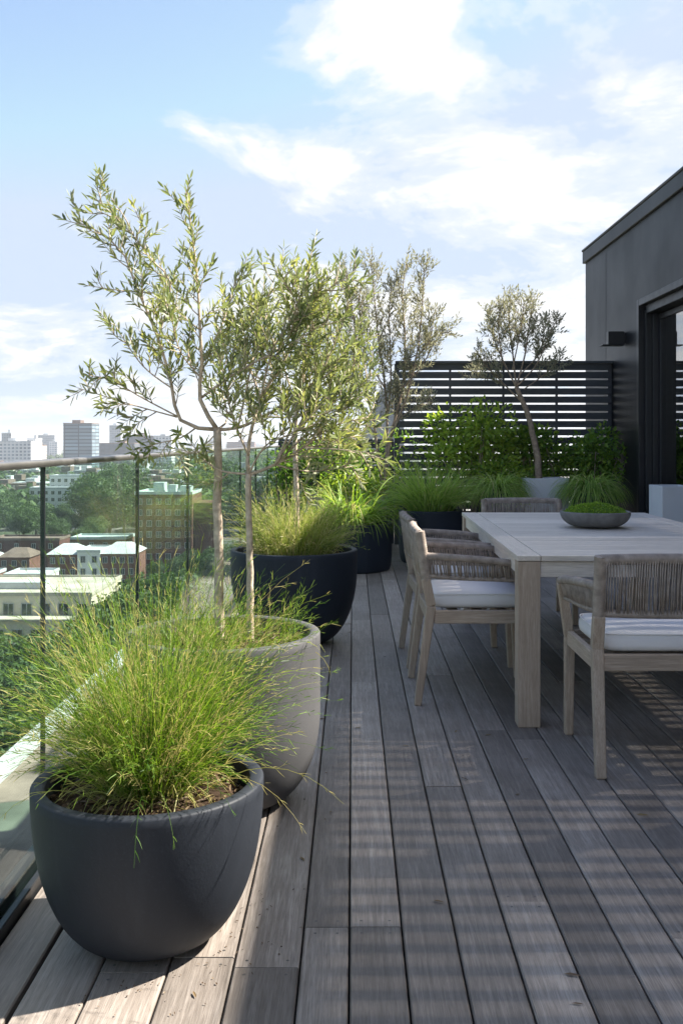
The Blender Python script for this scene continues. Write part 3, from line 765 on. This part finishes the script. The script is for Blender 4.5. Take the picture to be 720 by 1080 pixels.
# bowl of moss
bw=T('planted_bowl','shallow grey stone bowl of green moss on the table','bowl',(1.40,5.76,.7505))
R=.2; m=MB()
pr=[(.001,0),(.085,0),(.095,.004)]
for i in range(1,15):
    u=i/14; pr.append((.095+(R-.095)*math.sin(u*PI/2)**.9,.004+.084*(1-math.cos(u*PI/2))**.92))
pr+=[(R,.091),(R-.006,.094),(R-.013,.091),(R-.02,.075),(.10,.03),(.001,.02)]
m.lathe(pr,72); smooth_angle(m.build('bowl_shell',M['stone'],bw),45)
m=MB()
def dome(x,y):
    r=math.hypot(x,y)/(R-.015)
    return .078+.058*(1-r**2.2)+.012*mnoise.noise(Vector((x*28,y*28,3.1)))
n=30; vv=[(0,0,dome(0,0))]; ff=[]
for k in range(1,11):
    for j in range(n):
        a=2*PI*j/n; r=(R-.017)*k/10; vv.append((r*math.cos(a),r*math.sin(a),dome(r*math.cos(a),r*math.sin(a))))
ff=[(0,1+j,1+(j+1)%n) for j in range(n)]+[(1+k*n+j,1+(k+1)*n+j,1+(k+1)*n+(j+1)%n,1+k*n+(j+1)%n) for k in range(9) for j in range(n)]
m.add(vv,ff,.1)
for _ in range(5200):
    a=random.uniform(0,2*PI); r=(R-.017)*math.sqrt(random.random()); x,y=r*math.cos(a),r*math.sin(a)
    p=np.array([x,y,dome(x,y)-.002]); d=unit(np.array([x*1.5,y*1.5,.10])*2+rng.normal(size=3)*.5)
    m.leaf(p,d,rng.normal(size=3),random.uniform(.008,.019),.005,min(1,max(0,random.gauss(.5,.25))))
ms=m.build('moss',M['moss'],None); ms.location=(1.40,5.76,.7505); tag(ms,'mound of bright green moss filling the stone bowl','moss')

# ------------------------------------------------------------------ rope dining chairs
def ribbed(mb,pts,r,rib=.0075,amp=.0016,n=8):
    """a rail bound round with rope: one swelling per turn"""
    L=sum((Vector(pts[i+1])-Vector(pts[i])).length for i in range(len(pts)-1))
    k=max(4,int(L/rib)); pp,_=interp(pts,k*2)
    mb.tube(pp,[r+(amp if i%2 else -amp) for i in range(len(pp))],n)
def make_chair():
    t=empty('dining_chair',(0,0,0))
    W=.272
    rear={}
    for s in (-1,1):
        m=MB()   # rear leg, raked out at the foot and leaning back above the seat
        m.bar((s*(W+.003),-.30,0),(s*W,-.235,.47),.040,.034,.3,(0,1,0),.044,.044)
        m.bar((s*W,-.235,.47),(s*W,-.262,.60),.044,.044,.3,(0,1,0))
        bevel(m.build('leg',M['teak'],t),.006,2)
        m=MB()
        m.bar((s*W,.262,0),(s*W,.245,.42),.036,.036,.6,(0,1,0),.042,.042)
        m.bar((s*W,.245,.42),(s*(W+.045),.195,.655),.042,.042,.6,(0,1,0),.036,.036)
        bevel(m.build('leg',M['teak'],t),.006,2)
        m=MB()   # rope-bound back post
        ribbed(m,[(s*W,-.258,.585),(s*W,-.272,.70),(s*W,-.290,.822)],.0235)
        m.build('wrapped_post',M['rope'],t,True)
        m=MB()   # arm: upper and lower rope-bound rails with cords strung between
        up=[(s*W,-.268,.705),(s*(W+.022),-.10,.697),(s*(W+.043),.08,.683),(s*(W+.046),.19,.665)]
        lo=[(s*W,-.256,.612),(s*(W+.012),-.10,.602),(s*(W+.022),.08,.597),(s*(W+.026),.20,.592)]
        ribbed(m,up,.0175); ribbed(m,lo,.011,.0075,.0012)
        ua,_=interp(up,80); la,_=interp(lo,80)
        for i in range(4,78):
            j=min(78,max(3,i+random.choice((-1,0,0,1)))); a=Vector(ua[i]); c=Vector(la[j]); sg=Vector((.010*(1 if i%2 else -1),0,0))
            m.tube([a+sg,(a+c)/2+sg*.6,c+sg*.7],.0031,5)
        m.build('armrest',M['rope'],t,True)
    m=MB()
    top=[(-W,-.290,.808),(-W*.5,-.297,.812),(0,-.300,.813),(W*.5,-.297,.812),(W,-.290,.808)]
    bot=[(-W,-.262,.607),(-W*.5,-.268,.603),(0,-.271,.602),(W*.5,-.268,.603),(W,-.262,.607)]
    ribbed(m,top,.0205); ribbed(m,bot,.0165)
    ta,_=interp(top,116); ba,_=interp(bot,116)
    for i in range(4,113):
        j=min(113,max(3,i+random.choice((-1,0,0,0,1)))); a=Vector(ta[i]); c=Vector(ba[j])
        sg=Vector((0,.0135*(1 if i%2 else -1),0)); mid=(a+c)/2+sg*.55+Vector((random.uniform(-.0015,.0015),0,0))
        m.tube([a+sg*1.2,mid,c+sg],.0031,5)
    m.build('backrest',M['rope'],t,True)
    m=MB()
    m.bar((-W+.02,-.243,.418),(W-.02,-.243,.418),.026,.062,.2); m.bar((-W+.02,.243,.418),(W-.02,.243,.418),.026,.062,.5)
    for y in (-.12,0,.12): m.bar((-W+.014,y,.425),(W-.014,y,.425),.05,.014,.5)
    bevel(m.build('seat_frame',M['teakhx'],t),.004,2)
    for s in (-1,1):
        m=MB(); m.bar((s*(W+.001),-.222,.418),(s*(W+.001),.226,.418),.026,.062,.8)
        bevel(m.build('side_rail',M['teakhy'],t),.004,2)
    # cushion: soft box
    m=MB(); n=14; v=[];
    def sup(u,w):  # rounded-rectangle outline
        return u
    hx,hy=.250,.232
    rows=[(.0,.90),(.012,.985),(.03,1.0),(.055,.998),(.072,.975),(.083,.93),(.089,.82),(.092,.55),(.093,.2)]
    N=48; idx=[]
    for z,sc in rows:
        ring=[]
        for k in range(N):
            a=2*PI*k/N; ca,sa=math.cos(a),math.sin(a); e=.22
            ring.append((hx*sc*math.copysign(abs(ca)**e,ca),hy*sc*math.copysign(abs(sa)**e,sa),(.452+z*.86)+.002*math.sin(3*a+1)*(z>.06)))
        v+=ring
    f=[(i*N+k,i*N+(k+1)%N,(i+1)*N+(k+1)%N,(i+1)*N+k) for i in range(len(rows)-1) for k in range(N)]
    f.append(tuple((len(rows)-1)*N+k for k in range(N))); f.append(tuple(range(N-1,-1,-1)))
    m.add(v,f)
    cu=m.build('cushion',M['cushion'],t,True)
    m=MB(); ring=[Vector(v[4*N+k])*1.0+Vector((0,0,.004)) for k in range(N)]; ring.append(ring[0])
    m.tube([Vector((p.x*1.006,p.y*1.006,p.z)) for p in ring],.003,5,cap=False); m.build('piping',M['cushion'],cu,True)
    return t
ch=make_chair(); CG='rope chairs around the dining table'
spots=[((1.19,3.985,0),0.0,'grey teak chair with rope back turned to the viewer at the table end'),
       ((.605,4.985,0),-PI/2,'teak and rope chair tucked into the long side, next to the front table leg'),
       ((.600,5.755,0),-PI/2+.03,'teak and rope chair half hidden behind its twin on the long side'),
       ((1.235,7.02,0),PI,'rope chair at the far table end, only its back showing above the top')]
for i,(lc,rz,lb) in enumerate(spots):
    o=ch if i==0 else copy_tree(ch)
    o.location=lc; o.rotation_euler=(0,0,rz); tag(o,lb,'chair',CG)

# ================================================================== the city below
GZ=-37.0
m=MB(); m.add([(-9000,-9000,GZ),(9000,-9000,GZ),(9000,9000,GZ),(-9000,9000,GZ)],[(0,1,2,3)])
t=NT('city_ground'); v=t.coords((.02,.02,.02)); n1=t.noise(v,1.0,6,.6); n2=t.noise(v,7,4)
c=t.ramp(n1,[(.38,(.035,.065,.022)),(.5,(.07,.09,.04)),(.56,(.17,.165,.155)),(.68,(.24,.23,.22))])
c=t.mix(t.math('MULTIPLY',n2,.5),c,(.10,.10,.10)); t.done(t.principled(c,.95,0,.1))
tag(m.build('ground',t.mat),kind='structure')

# window prototype: frame with a pane as sub-part, repeated on the nearer buildings
def window_meshes(w,hh,key):
    a=MB(); f=.12
    a.box(-w/2,w/2,-.10,.05,-hh/2,-hh/2+f); a.box(-w/2,w/2,-.10,.05,hh/2-f,hh/2); a.box(-w/2,-w/2+f,-.10,.05,-hh/2+f,hh/2-f); a.box(w/2-f,w/2,-.10,.05,-hh/2+f,hh/2-f); a.box(-.05,.05,-.08,.05,-hh/2+f,hh/2-f)
    p=MB(); p.box(-w/2+f,w/2-f,-.03,.04,-hh/2+f,hh/2-f)
    return a,p
WIN={}
def add_window(parent,x,y,z,w,hh,rz=0):
    k=(w,hh)
    if k not in WIN:
        a,p=window_meshes(w,hh,k); o=a.build('window',M['winframe'],parent); q=p.build('pane',M['winpane'],o); WIN[k]=(o,q)
    else:
        o0,q0=WIN[k]; o=o0.copy(); C.objects.link(o); o.parent=parent; q=q0.copy(); C.objects.link(q); q.parent=o
    o.location=(x,y,z); o.rotation_euler=(0,0,rz)
def block(name,label,x0,x1,y0,y1,z1,wallm,roofm,rows=(),cols=0,win=(1.2,1.6),cat='building',group=None,z0=GZ,parapet=.5,right=0,roofkind='flat',colx=None):
    """a building: walls, roof, and windows on its -Y (and +X) faces; rows are heights below the eaves"""
    cx,cy=(x0+x1)/2,(y0+y1)/2; b=T(name,label,cat,(cx,cy,z0),0,group); w=(x1-x0)/2; d=(y1-y0)/2; H=z1-z0
    m=MB(); m.box(-w,w,-d,d,0,H); m.build('wall',wallm,b)
    if roofkind=='flat':
        m=MB(); m.box(-w-.15,w+.15,-d-.15,d+.15,H+.01,H+.25)
        if parapet:
            for a in ((-w-.15,w+.15,-d-.15,-d+.2),(-w-.15,w+.15,d-.2,d+.15),(-w-.15,-w+.2,-d+.2,d-.2),(w-.2,w+.15,-d+.2,d-.2)): m.box(*a,H+.252,H+.25+parapet)
        m.build('roof',roofm,b)
    else:
        rh=roofkind; m=MB(); o=.4; i=.45
        v=[(-w-o,-d-o,H+.01),(w+o,-d-o,H+.01),(w+o,d+o,H+.01),(-w-o,d+o,H+.01),(-w*i,-d*.15,H+rh),(w*i,-d*.15,H+rh),(w*i,d*.15,H+rh),(-w*i,d*.15,H+rh)]
        m.add(v,[(0,1,5,4),(1,2,6,5),(2,3,7,6),(3,0,4,7),(4,5,6,7),(3,2,1,0)]); m.build('roof',roofm,b)
    for r in rows:
        for c in range(cols):
            add_window(b,-w+2*w*(c+.5)/cols,-d-.052,H-r,*win)
        for c in range(right):
            add_window(b,w+.052,-d+2*d*(c+.5)/right,H-r,*win,rz=PI/2)
    return b
# cream long block with a stepped lower tier
cb=block('cream_block','long cream flat-roofed block with two rows of windows and stepped lower tier','%s'and-95,-39.5,150.5,170,-22.2,M['render_c'],M['roof_t'],(2.0,),20,(1.7,1.9),parapet=.3)
m=MB(); w=27.75
m.box(-w-1,w-.5,-13.2,-9.95,0,GZ*-1-25.4); m.build('lower_tier',M['render_c'],cb)
m=MB(); m.box(-w-1.3,w-.2,-13.6,-9.96,-GZ-25.39,-GZ-25.05); m.build('tier_roof',M['roof_t'],cb)
for c in range(20): add_window(cb,-w+2*w*(c+.4)/20,-13.252,-GZ-27.5,1.7,1.9)
for c in range(20): add_window(cb,-w+2*w*(c+.4)/20,-13.252,-GZ-30.9,1.7,1.9)
m=MB(); m.box(0,19,-4.5,-1.6,-GZ-21.9,-GZ-20.9); m.build('skylight',M['coping'],cb)
m=MB(); m.box(-25,-12,2,5,-GZ-21.9,-GZ-20.6); m.build('roof_plant',M['roof_g'],cb)
# terraced houses
block('terraced_house','red brick terraced house with hipped grey roof left of the white one',-79,-71.2,258,271,-28.2,M['brick'],M['roof_g'],(1.6,4.6,7.4),3,(1.3,1.7),'house','terraced houses',roofkind=2.2)
block('terraced_house','white rendered terraced house between the two brick ones',-71.15,-65.3,257.5,270,-27.6,M['render_w'],M['roof_g'],(1.8,5.0,8.0),2,(1.3,1.8),'house','terraced houses',parapet=.4)
block('terraced_house','red brick terraced house with hipped grey roof right of the white one',-65.25,-56.3,258,271,-28.0,M['brick'],M['roof_g'],(1.6,4.6,7.4),4,(1.3,1.7),'house','terraced houses',roofkind=2.4)
k=0
for x,w,hh,wm,rm,lb in ((-93,8,-29.4,'brick','roof_d','brown-roofed brick house left of the terraced row'),(-102,8,-30.2,'brick2','roof_g','low grey-roofed brick house, second left of the terraced row'),(-112,9,-29.0,'render_w','roof_d','pale house with brown hipped roof at the end of the row')):
    block('low_house',lb,x,x+w,262,273,hh,M[wm],M[rm],(1.6,4.4),3,(1.3,1.6),'house','low houses left of the terrace',roofkind=2.0)
for x,w,y,hh,wm,rm,lb in ((-100,14,236,-31,'brick','roof_g','flat grey-roofed brick workshop before the low houses'),(-84,10,240,-31.5,'render_w','roof_g','small white flat-roofed annexe in front of the brick terraced house'),(-106,20,292,-28,'brick2','roof_d','long brown-roofed house behind the low houses'),(-82,16,290,-27.5,'brick','roof_m','mint-roofed brick house behind the white terraced house')):
    block('low_house',lb,x,x+w,y,y+11,hh,M[wm],M[rm],(1.6,),4,(1.3,1.6),'house','low houses around the terrace')
# brick tower
bt=block('brick_tower','seven-storey brown brick apartment tower with pale roof structures',-61.6,-45.5,282,300,-13.95,M['brick2'],M['roof_m'],(2.0,5.1,8.2,11.3,14.4,17.5,20.6),6,(1.5,1.7),parapet=.6,right=0)
m=MB(); m.box(-4,-1,-3,2,23.3,26.2); m.box(.5,2.8,-5,-1,23.3,25.6); m.box(3.4,6.5,-2,3,23.3,25.2); m.build('roof_hut',M['roof_m'],bt)
m=MB(); m.box(8.2,14,-6,9,0,20.5); m.build('side_wing',M['brick2'],bt)
# white terraced apartments
for i,(x0,x1,y,zt,lb) in enumerate(((-146,-124,480,-16,'upper white apartment block with open balconies on the wooded slope'),(-150,-128,462,-21,'lower white apartment block stepped in front of another'),(-127,-112,495,-14,'cream apartment block right of the stepped white ones'))):
    block('stepped_apartments',lb,x0,x1,y,y+14,zt,M['render_w' if i<2 else 'render_c'],M['roof_g'],(1.8,5.0,8.2),7,(1.6,1.7),group='stepped apartment blocks')
# skyline landmarks
FC={}
def facade(key,wall,glass,sx,sz,mort):
    if key not in FC: FC[key]=mat_facade('facade_'+key,wall,glass,sx,sz,mort)
    return FC[key]
f_glass=facade('dark_tower',(.035,.045,.055),(.10,.14,.17),14,3.6,.55); f_white=facade('white_block',(.60,.60,.60),(.12,.14,.16),4.2,3.6,.75)
f_grey=facade('grey_block',(.34,.35,.37),(.11,.13,.15),3.4,3.4,.6); f_dark=facade('dark_block',(.075,.08,.095),(.04,.05,.06),5,3.6,.5)
f_beige=facade('beige_block',(.48,.44,.38),(.12,.12,.13),3.6,3.4,.65); f_brick=facade('brick_block',(.23,.13,.10),(.10,.10,.11),3.4,3.3,.6)
def far(name,label,xa,xb,ytop,Y,mat,dep=25,group=None):
    x0,x1=(xa-VX)/FPX*Y,(xb-VX)/FPX*Y; zt=CAMZ-(ytop-VY)/FPX*Y
    b=T(name,label,'building',((x0+x1)/2,Y+dep/2,GZ),0,group); w=(x1-x0)/2; H=zt-GZ
    m=MB(); m.box(-w,w,-dep/2,dep/2,0,H); m.build('wall',mat,b)
    m=MB(); m.box(-w-.2,w+.2,-dep/2-.2,dep/2+.2,H+.02,H+.9); q=min(w*.5,7); ox=random.uniform(-.3,.3)*w; m.box(ox-q*.6,ox+q*.6,-q,q,H+.92,H+random.uniform(3,5)); m.build('roof',M['roof_g'] if mat in (f_white,f_grey) else M['roof_d'],b)
    return b
far('office_tower','dark glass office tower with pale window bands, tallest on the skyline',67,97,447,1000,f_glass,30)
far('apartment_tower','slim grey tower standing alone on the horizon',115.5,127.5,449,1500,f_grey,18)
far('office_slab','low dark office slab right of the glass tower',98,142,468,1150,f_dark,30)
far('office_slab','taller dark office slab beneath the slim tower',130,161,460,1250,f_dark,26)
far('white_block','white block at the end of the dark slabs, behind olive leaves',162,181,460,1250,f_white,24)
far('white_block','broad white apartment block at the left end of the skyline',-12,33,466,1050,f_white,28)
far('white_block','white corner block with stair tower beside the broad one',29,38,463,1080,f_white,22)
far('grey_block','grey block topped by a tank behind the broad white one',2,12,457,1300,f_grey,20)
far('beige_block','beige block just right of the broad white apartments',38,44,470,1150,f_beige,20)
far('white_block','narrow white block left of the glass tower',52,61,466,1700,f_white,20)
rr=random.Random(5)
mm=[(f_white,'pale','pale'),(f_grey,'grey','grey'),(f_beige,'beige','beige'),(f_brick,'brick','brick red')]
for i in range(120):
    Y=rr.choice((rr.uniform(1250,2200),rr.uniform(1700,4200),rr.uniform(2500,6000))); xa=rr.uniform(-60,440); w=rr.uniform(14,48)*FPX/Y
    hgt=rr.uniform(14,34)+(rr.random()<.22)*rr.uniform(8,26); yt=VY+(CAMZ-(GZ+hgt))/Y*FPX
    if 60<xa+w/2<185 and Y<2300: yt=max(yt,VY+6)
    mt,nm,ad=rr.choice(mm)
    far(nm+'_city_block',f'{ad} block lost among the hazy far-off city rows',xa,xa+w,yt,Y,mt,rr.uniform(14,30),f'{ad} far-off city blocks')
for i in range(110):
    Y=rr.uniform(560,1000); xa=rr.uniform(-60,330); w=rr.uniform(12,26)*FPX/Y
    if 44<xa+w/2<104 and Y<620: continue
    mt,nm,ad=rr.choice(mm+[mm[0],mm[2]])
    far(nm+'_house_block',f'{ad} low block half sunk in trees between the near roofs and skyline',xa,xa+w,VY+(CAMZ-(GZ+rr.uniform(8,15)))/Y*FPX,Y,mt,rr.uniform(10,18),f'{ad} mid-distance blocks')

# city trees: four crowns, copied
def crown_mesh(n,leafsize,seed):
    r=np.random.default_rng(seed); m=MB(); cl=[]
    for _ in range(26):
        d=unit(r.normal(size=3)); d[2]=d[2]*.75+.1; cl.append((d*r.uniform(.35,.78),r.uniform(.22,.42)))
    for _ in range(n):
        c,s=cl[r.integers(len(cl))]; d=unit(r.normal(size=3)); p=c+d*s*r.uniform(.75,1.0)
        p=p*np.array([.5,.5,.42])+np.array([0,0,.60])
        nn=unit(d+r.normal(size=3)*.6); x=unit(np.cross(nn,r.normal(size=3))); y=np.cross(nn,x); z=leafsize*r.uniform(.6,1.2)
        m.add([p-x*z,p-y*z*.6,p+x*z,p+y*z*.6],[(0,1,2,3)],float(min(1,max(0,r.normal(.45,.22)))))
    return m
protos=[]
for s in range(3):
    t=empty('city_tree',(0,0,GZ)); crown_mesh(5200,.024,s+11).build('crown',M['citytree'],t)
    m=MB(); m.tube([(0,0,0),(.01,0,.3),(0,.01,.62)],[.03,.022,.012],7)
    for k in range(5):
        a=k*1.3; m.tube([(0,0,.32+.04*k),(.2*math.cos(a),.2*math.sin(a),.52+.04*k)],[.012,.004],5)
    m.build('trunk',M['trunk'],t,True); protos.append([t,False])
TC=[0]
def tree(px,py,Y,hgt,label,group,z=GZ):
    pr=protos[TC[0]%3]; TC[0]+=1
    o=pr[0] if not pr[1] else copy_tree(pr[0]); pr[1]=True
    o.location=((px-VX)/FPX*Y,Y,z); s=hgt*random.uniform(.9,1.1); o.scale=(s*random.uniform(.9,1.15),s*random.uniform(.9,1.15),s); o.rotation_euler=(0,0,random.uniform(0,6.28)); tag(o,label,'tree',group)
for px,Y,hg in ((-30,126,13),(-8,132,14),(12,124,13),(28,128,14),(44,134,12),(6,112,12),(30,112,11),(-16,112,13),(50,118,10),(18,100,11),(-10,98,11),(40,100,9)):
    tree(px,0,Y,hg,'leafy green tree in the clump below the cream block','trees in front of the cream block')
for px,Y,hg in ((96,142,15),(112,146,15.5),(86,140,13),(104,134,13),(128,150,15),(145,158,16),(160,165,17),(176,160,17),(195,170,18),(140,140,13)):
    tree(px,0,Y,hg,'bushy tree at the right-hand end of the cream block','trees beside the cream block')
for i in range(26):
    px=random.uniform(-40,66) if i<14 else random.uniform(60,104); Y=random.uniform(330,440)
    tree(px,0,Y,random.uniform(13,19) if px<40 else random.uniform(8,11.5),'dark rounded tree in the belt behind the terraced houses','trees behind the terraced houses')
for i in range(22):
    tree(random.uniform(100,142) if i<13 else random.uniform(185,330),0,random.uniform(380,520),random.uniform(18,30),'tall dark tree in the stand left of the brick tower' if i<13 else 'tall tree rising beyond the brick tower','trees around the brick tower')
for px,Y,hg in ((187,262,8),(210,250,12),(228,240,14),(250,230,14),(166,268,6)):
    tree(px,0,Y,hg,'green tree at the foot of the brick tower','trees below the brick tower')
# far-off woods reading as one mass
m=MB(); r=np.random.default_rng(3)
for i in range(1500):
    Y=r.uniform(520,1900) if i<1150 else r.uniform(420,560); px=r.uniform(-70,440); x=(px-VX)/FPX*Y
    if Y<560 and 30<px<108: continue
    s=r.uniform(9,17)
    for k in range(70):
        d=unit(r.normal(size=3)); p=np.array([x,Y,GZ+s*.55])+d*np.array([s*.55,s*.55,s*.45])*r.uniform(.7,1)
        if p[2]<GZ: continue
        nn=unit(d+r.normal(size=3)*.5); a=unit(np.cross(nn,r.normal(size=3))); q=np.cross(nn,a); z=r.uniform(.9,2.1)
        m.add([p-a*z,p-q*z,p+a*z,p+q*z],[(0,1,2,3)],float(min(1,max(0,r.normal(.4,.2)))))
tag(m.build('woodland',M['citytree']),'far-off woods between the roofs and the skyline','woodland',kind='stuff')
# street below with cars and a white-roofed shed
m=MB(); m.box(-62,-47,20,138,GZ+.004,GZ+.01); tag(m.build('road',M['asphalt']),kind='structure')
m=MB(); m.box(-47,-44.5,20,138,GZ+.004,GZ+.14); m.box(-66,-62,20,138,GZ+.004,GZ+.14); tag(m.build('pavement',M['paving']),kind='structure')
m=MB()
for k in range(30): m.box(-54.6,-54.4,22+4*k,24+4*k,GZ+.014,GZ+.016)
tag(m.build('road_marking',M['line']),kind='structure')
block('shed','small white-roofed shed beside the road below','%s'and-42,-36.5,118,130,-32.5,M['render_w'],M['coping'],(2.0,),3,(1.2,1.3),'shed',roofkind=1.6)
def car_mesh(): 
    m=MB(); sec=[(-2.1,.35),(-2.1,.85),(-1.25,.98),(-.75,1.42),(.7,1.45),(1.35,.98),(2.1,.85),(2.1,.35)]
    v=[]
    for sx,wf in ((-1,1),(1,1)):
        for y,z in sec: v.append((sx*(.88 if z<1.2 else .68),y,z))
    n=len(sec); m.add(v,[(i,(i+1)%n,n+(i+1)%n,n+i) for i in range(n)]+[tuple(range(n-1,-1,-1)),tuple(range(n,2*n))]); return m
cp=[M['coping'],mat_simple('yellow_car_paint',(.62,.45,.08),.3),mat_simple('grey_car_paint',(.12,.13,.15),.3)]
for (x,y,rz),pm,lb in (((-50,112,0),1,'yellow car on the road below the trees'),((-52,97,0),0,'white car on the road below, behind the yellow one'),((-58,122,0),2,'dark grey car on the far lane of the road below')):
    c0=T('parked_car',lb,'car',(x,y,GZ+.01),rz,'cars on the road below'); bevel(car_mesh().build('body',cp[pm],c0),.12,2)
    for sx in (-.8,.8):
        for sy in (-1.3,1.3):
            w0=MB(); w0.tube([(sx-.1,sy,.33),(sx+.1,sy,.33)],.33,14); w0.build('wheel',M['black'],c0)

# the lower roof of our own building outside the glass
pb=T('lower_storey','lower storey of the terrace building with brown gravel roof and white parapet edge','building',(-1.06,0,GZ))
m=MB(); m.box(-3.57,0,-30,20,0,-GZ-3.25); m.build('wall',M['render_c'],pb)
m=MB(); m.box(-3.50,0,-30,19.6,-GZ-3.245,-GZ-3.19); m.build('roof',M['roof_b'],pb)
m=MB(); m.box(-3.61,-3.51,-30,20.05,-GZ-3.245,-GZ-2.95); m.build('parapet',M['coping'],pb)
ts=T('terrace_block','upper storey carrying the deck, rendered and hidden below the boards','building',(0,0,-3.2))
m=MB(); m.box(-1.055,14,-30,13.6,0,2.89); m.build('wall',M['render_c'],ts)
m=MB(); m.box(-1.5,14,13.61,13.9,0,3.2); 
# neighbour's pale gable just past the screen
nb=T('neighbour_gable','pale grey sloping gable wall showing left of the tall slatted screen','building',(0,14.6,-3.2))
m=MB(); xa,xb,xc=(376-VX)/FPX*14.6,(416-VX)/FPX*14.6,.75
pr=[(xa-.5,0),(xc,0),(xc,5.35),(xb,5.35),(xb-.12,5.30),(xa,4.35),(xa-.5,4.3)]
n=len(pr); v=[(x,0,z) for x,z in pr]+[(x,3.0,z) for x,z in pr]
m.add(v,[tuple(range(n)),tuple(range(2*n-1,n-1,-1))]+[(i,n+i,n+(i+1)%n,(i+1)%n) for i in range(n)])
m.build('wall',M['roof_g'],nb)
bpy.data.objects.remove(nb.children[0]) if False else None

# ------------------------------------------------------------------ air
m=MB(); m.box(-9100,9100,-9100,9100,GZ-1,60)
t=NT('city_haze'); pv=t.n('ShaderNodeVolumePrincipled'); pv.inputs['Color'].default_value=(.86,.92,1,1); pv.inputs['Density'].default_value=.00018; pv.inputs['Anisotropy'].default_value=.2
t.l(pv.outputs[0],t.out.inputs['Volume'])
tag(m.build('haze',t.mat),kind='stuff')

# ------------------------------------------------------------------ light, sky, camera
S=Vector((1.0,.27,1.10)).normalized()
EL=math.asin(S.z); AZ=math.atan2(S.x,S.y)
sun=bpy.data.lights.new('sun','SUN'); sun.energy=5.0; sun.angle=math.radians(.9); sun.color=(1,.93,.83)
so=bpy.data.objects.new('sun',sun); C.objects.link(so); so.rotation_euler=S.to_track_quat('Z','Y').to_euler(); so.location=(8,4,12)
w=bpy.data.worlds.new('World'); bpy.context.scene.world=w; w.use_nodes=True; nt=w.node_tree; nt.nodes.clear()
class WN(NT):
    def __init__(s): s.nt=nt
wn=WN()
out=wn.n('ShaderNodeOutputWorld'); bg=wn.n('ShaderNodeBackground'); bg.inputs['Strength'].default_value=.11
sky=wn.n('ShaderNodeTexSky'); sky.sky_type='NISHITA'; sky.sun_disc=False; sky.sun_elevation=EL; sky.sun_rotation=AZ; sky.air_density=1.0; sky.dust_density=.9; sky.ozone_density=1.4; sky.altitude=50
tc=wn.n('ShaderNodeTexCoord'); sp=wn.n('ShaderNodeSeparateXYZ'); wn.l(tc.outputs['Generated'],sp.inputs[0])
zz=wn.math('MAXIMUM',sp.outputs[2],0.0)
den=wn.math('ADD',zz,.22)
cb=wn.n('ShaderNodeCombineXYZ'); wn.l(wn.math('DIVIDE',sp.outputs[0],den),cb.inputs[0]); wn.l(wn.math('DIVIDE',sp.outputs[1],den),cb.inputs[1]); cb.inputs[2].default_value=1.7
n1=wn.noise(cb.outputs[0],2.3,9,.60,.35)
n2=wn.noise(cb.outputs[0],5.5,6,.6,.4)
hor=wn.math('SUBTRACT',1.0,wn.math('MULTIPLY',zz,2.6),True)
side=wn.math('MULTIPLY',wn.math('ADD',sp.outputs[0],.02),.22)
cov=wn.math('ADD',wn.math('ADD',wn.math('ADD',wn.math('MULTIPLY',n1,.85),wn.math('MULTIPLY',n2,.18)),wn.math('MULTIPLY',hor,.10)),side)
mask=wn.ramp(cov,[(.52,0.0),(.60,.30),(.72,1.0)],'EASE')
skyc=wn.mix(1.0,sky.outputs[0],(.82,.765,.80),'MULTIPLY')
low=wn.math('SUBTRACT',1.0,wn.math('MULTIPLY',zz,3.2),True)
skyc=wn.mix(1.0,skyc,(1.80,2.13,2.64),'DARKEN')
def bump(px,py,sx,sz,amp):
    dx,dz=(px-VX)/FPX,(VY-py)/FPX; L=math.sqrt(dx*dx+dz*dz+1)
    ex=wn.math('DIVIDE',wn.math('SUBTRACT',sp.outputs[0],dx/L),sx); ez=wn.math('DIVIDE',wn.math('SUBTRACT',sp.outputs[2],dz/L),sz)
    q=wn.math('ADD',wn.math('MULTIPLY',ex,ex),wn.math('MULTIPLY',ez,ez))
    return wn.math('MULTIPLY',wn.math('POWER',2.718,wn.math('MULTIPLY',q,-1.0)),amp)
for a in ((380,45,.10,.045,.17),(470,85,.06,.03,.10),(100,140,.20,.10,-.10),(60,350,.10,.05,.07),(620,90,.10,.06,-.08),(300,165,.05,.02,.08),(560,200,.12,.05,.05),(250,250,.12,.05,-.02)): cov=wn.math('ADD',cov,bump(*a))
mask=wn.ramp(cov,[(.525,0.0),(.575,.35),(.645,1.0)],'EASE')
col=wn.mix(mask,skyc,(2.78,2.82,2.88))
wn.l(col,bg.inputs['Color']); wn.l(bg.outputs[0],out.inputs['Surface'])

cam=bpy.data.cameras.new('camera'); co=bpy.data.objects.new('camera',cam); C.objects.link(co)
co.location=(0,0,CAMZ); co.rotation_euler=(PI/2,0,0)
cam.sensor_fit='VERTICAL'; cam.sensor_height=36; cam.lens=FPX/1080*36
cam.shift_x=(360-VX)/1080; cam.shift_y=-(540-VY)/1080
cam.clip_start=.05; cam.clip_end=30000
sc=bpy.context.scene; sc.camera=co
sc.view_settings.view_transform='Standard'; sc.view_settings.look='None'; sc.view_settings.exposure=1.75; sc.view_settings.gamma=1; sc.view_settings.use_curve_mapping=False
sc.render.engine='CYCLES'; sc.cycles.max_bounces=10; sc.cycles.transparent_max_bounces=24; sc.cycles.volume_bounces=0; sc.cycles.use_denoising=True
sc.cycles.sample_clamp_indirect=6
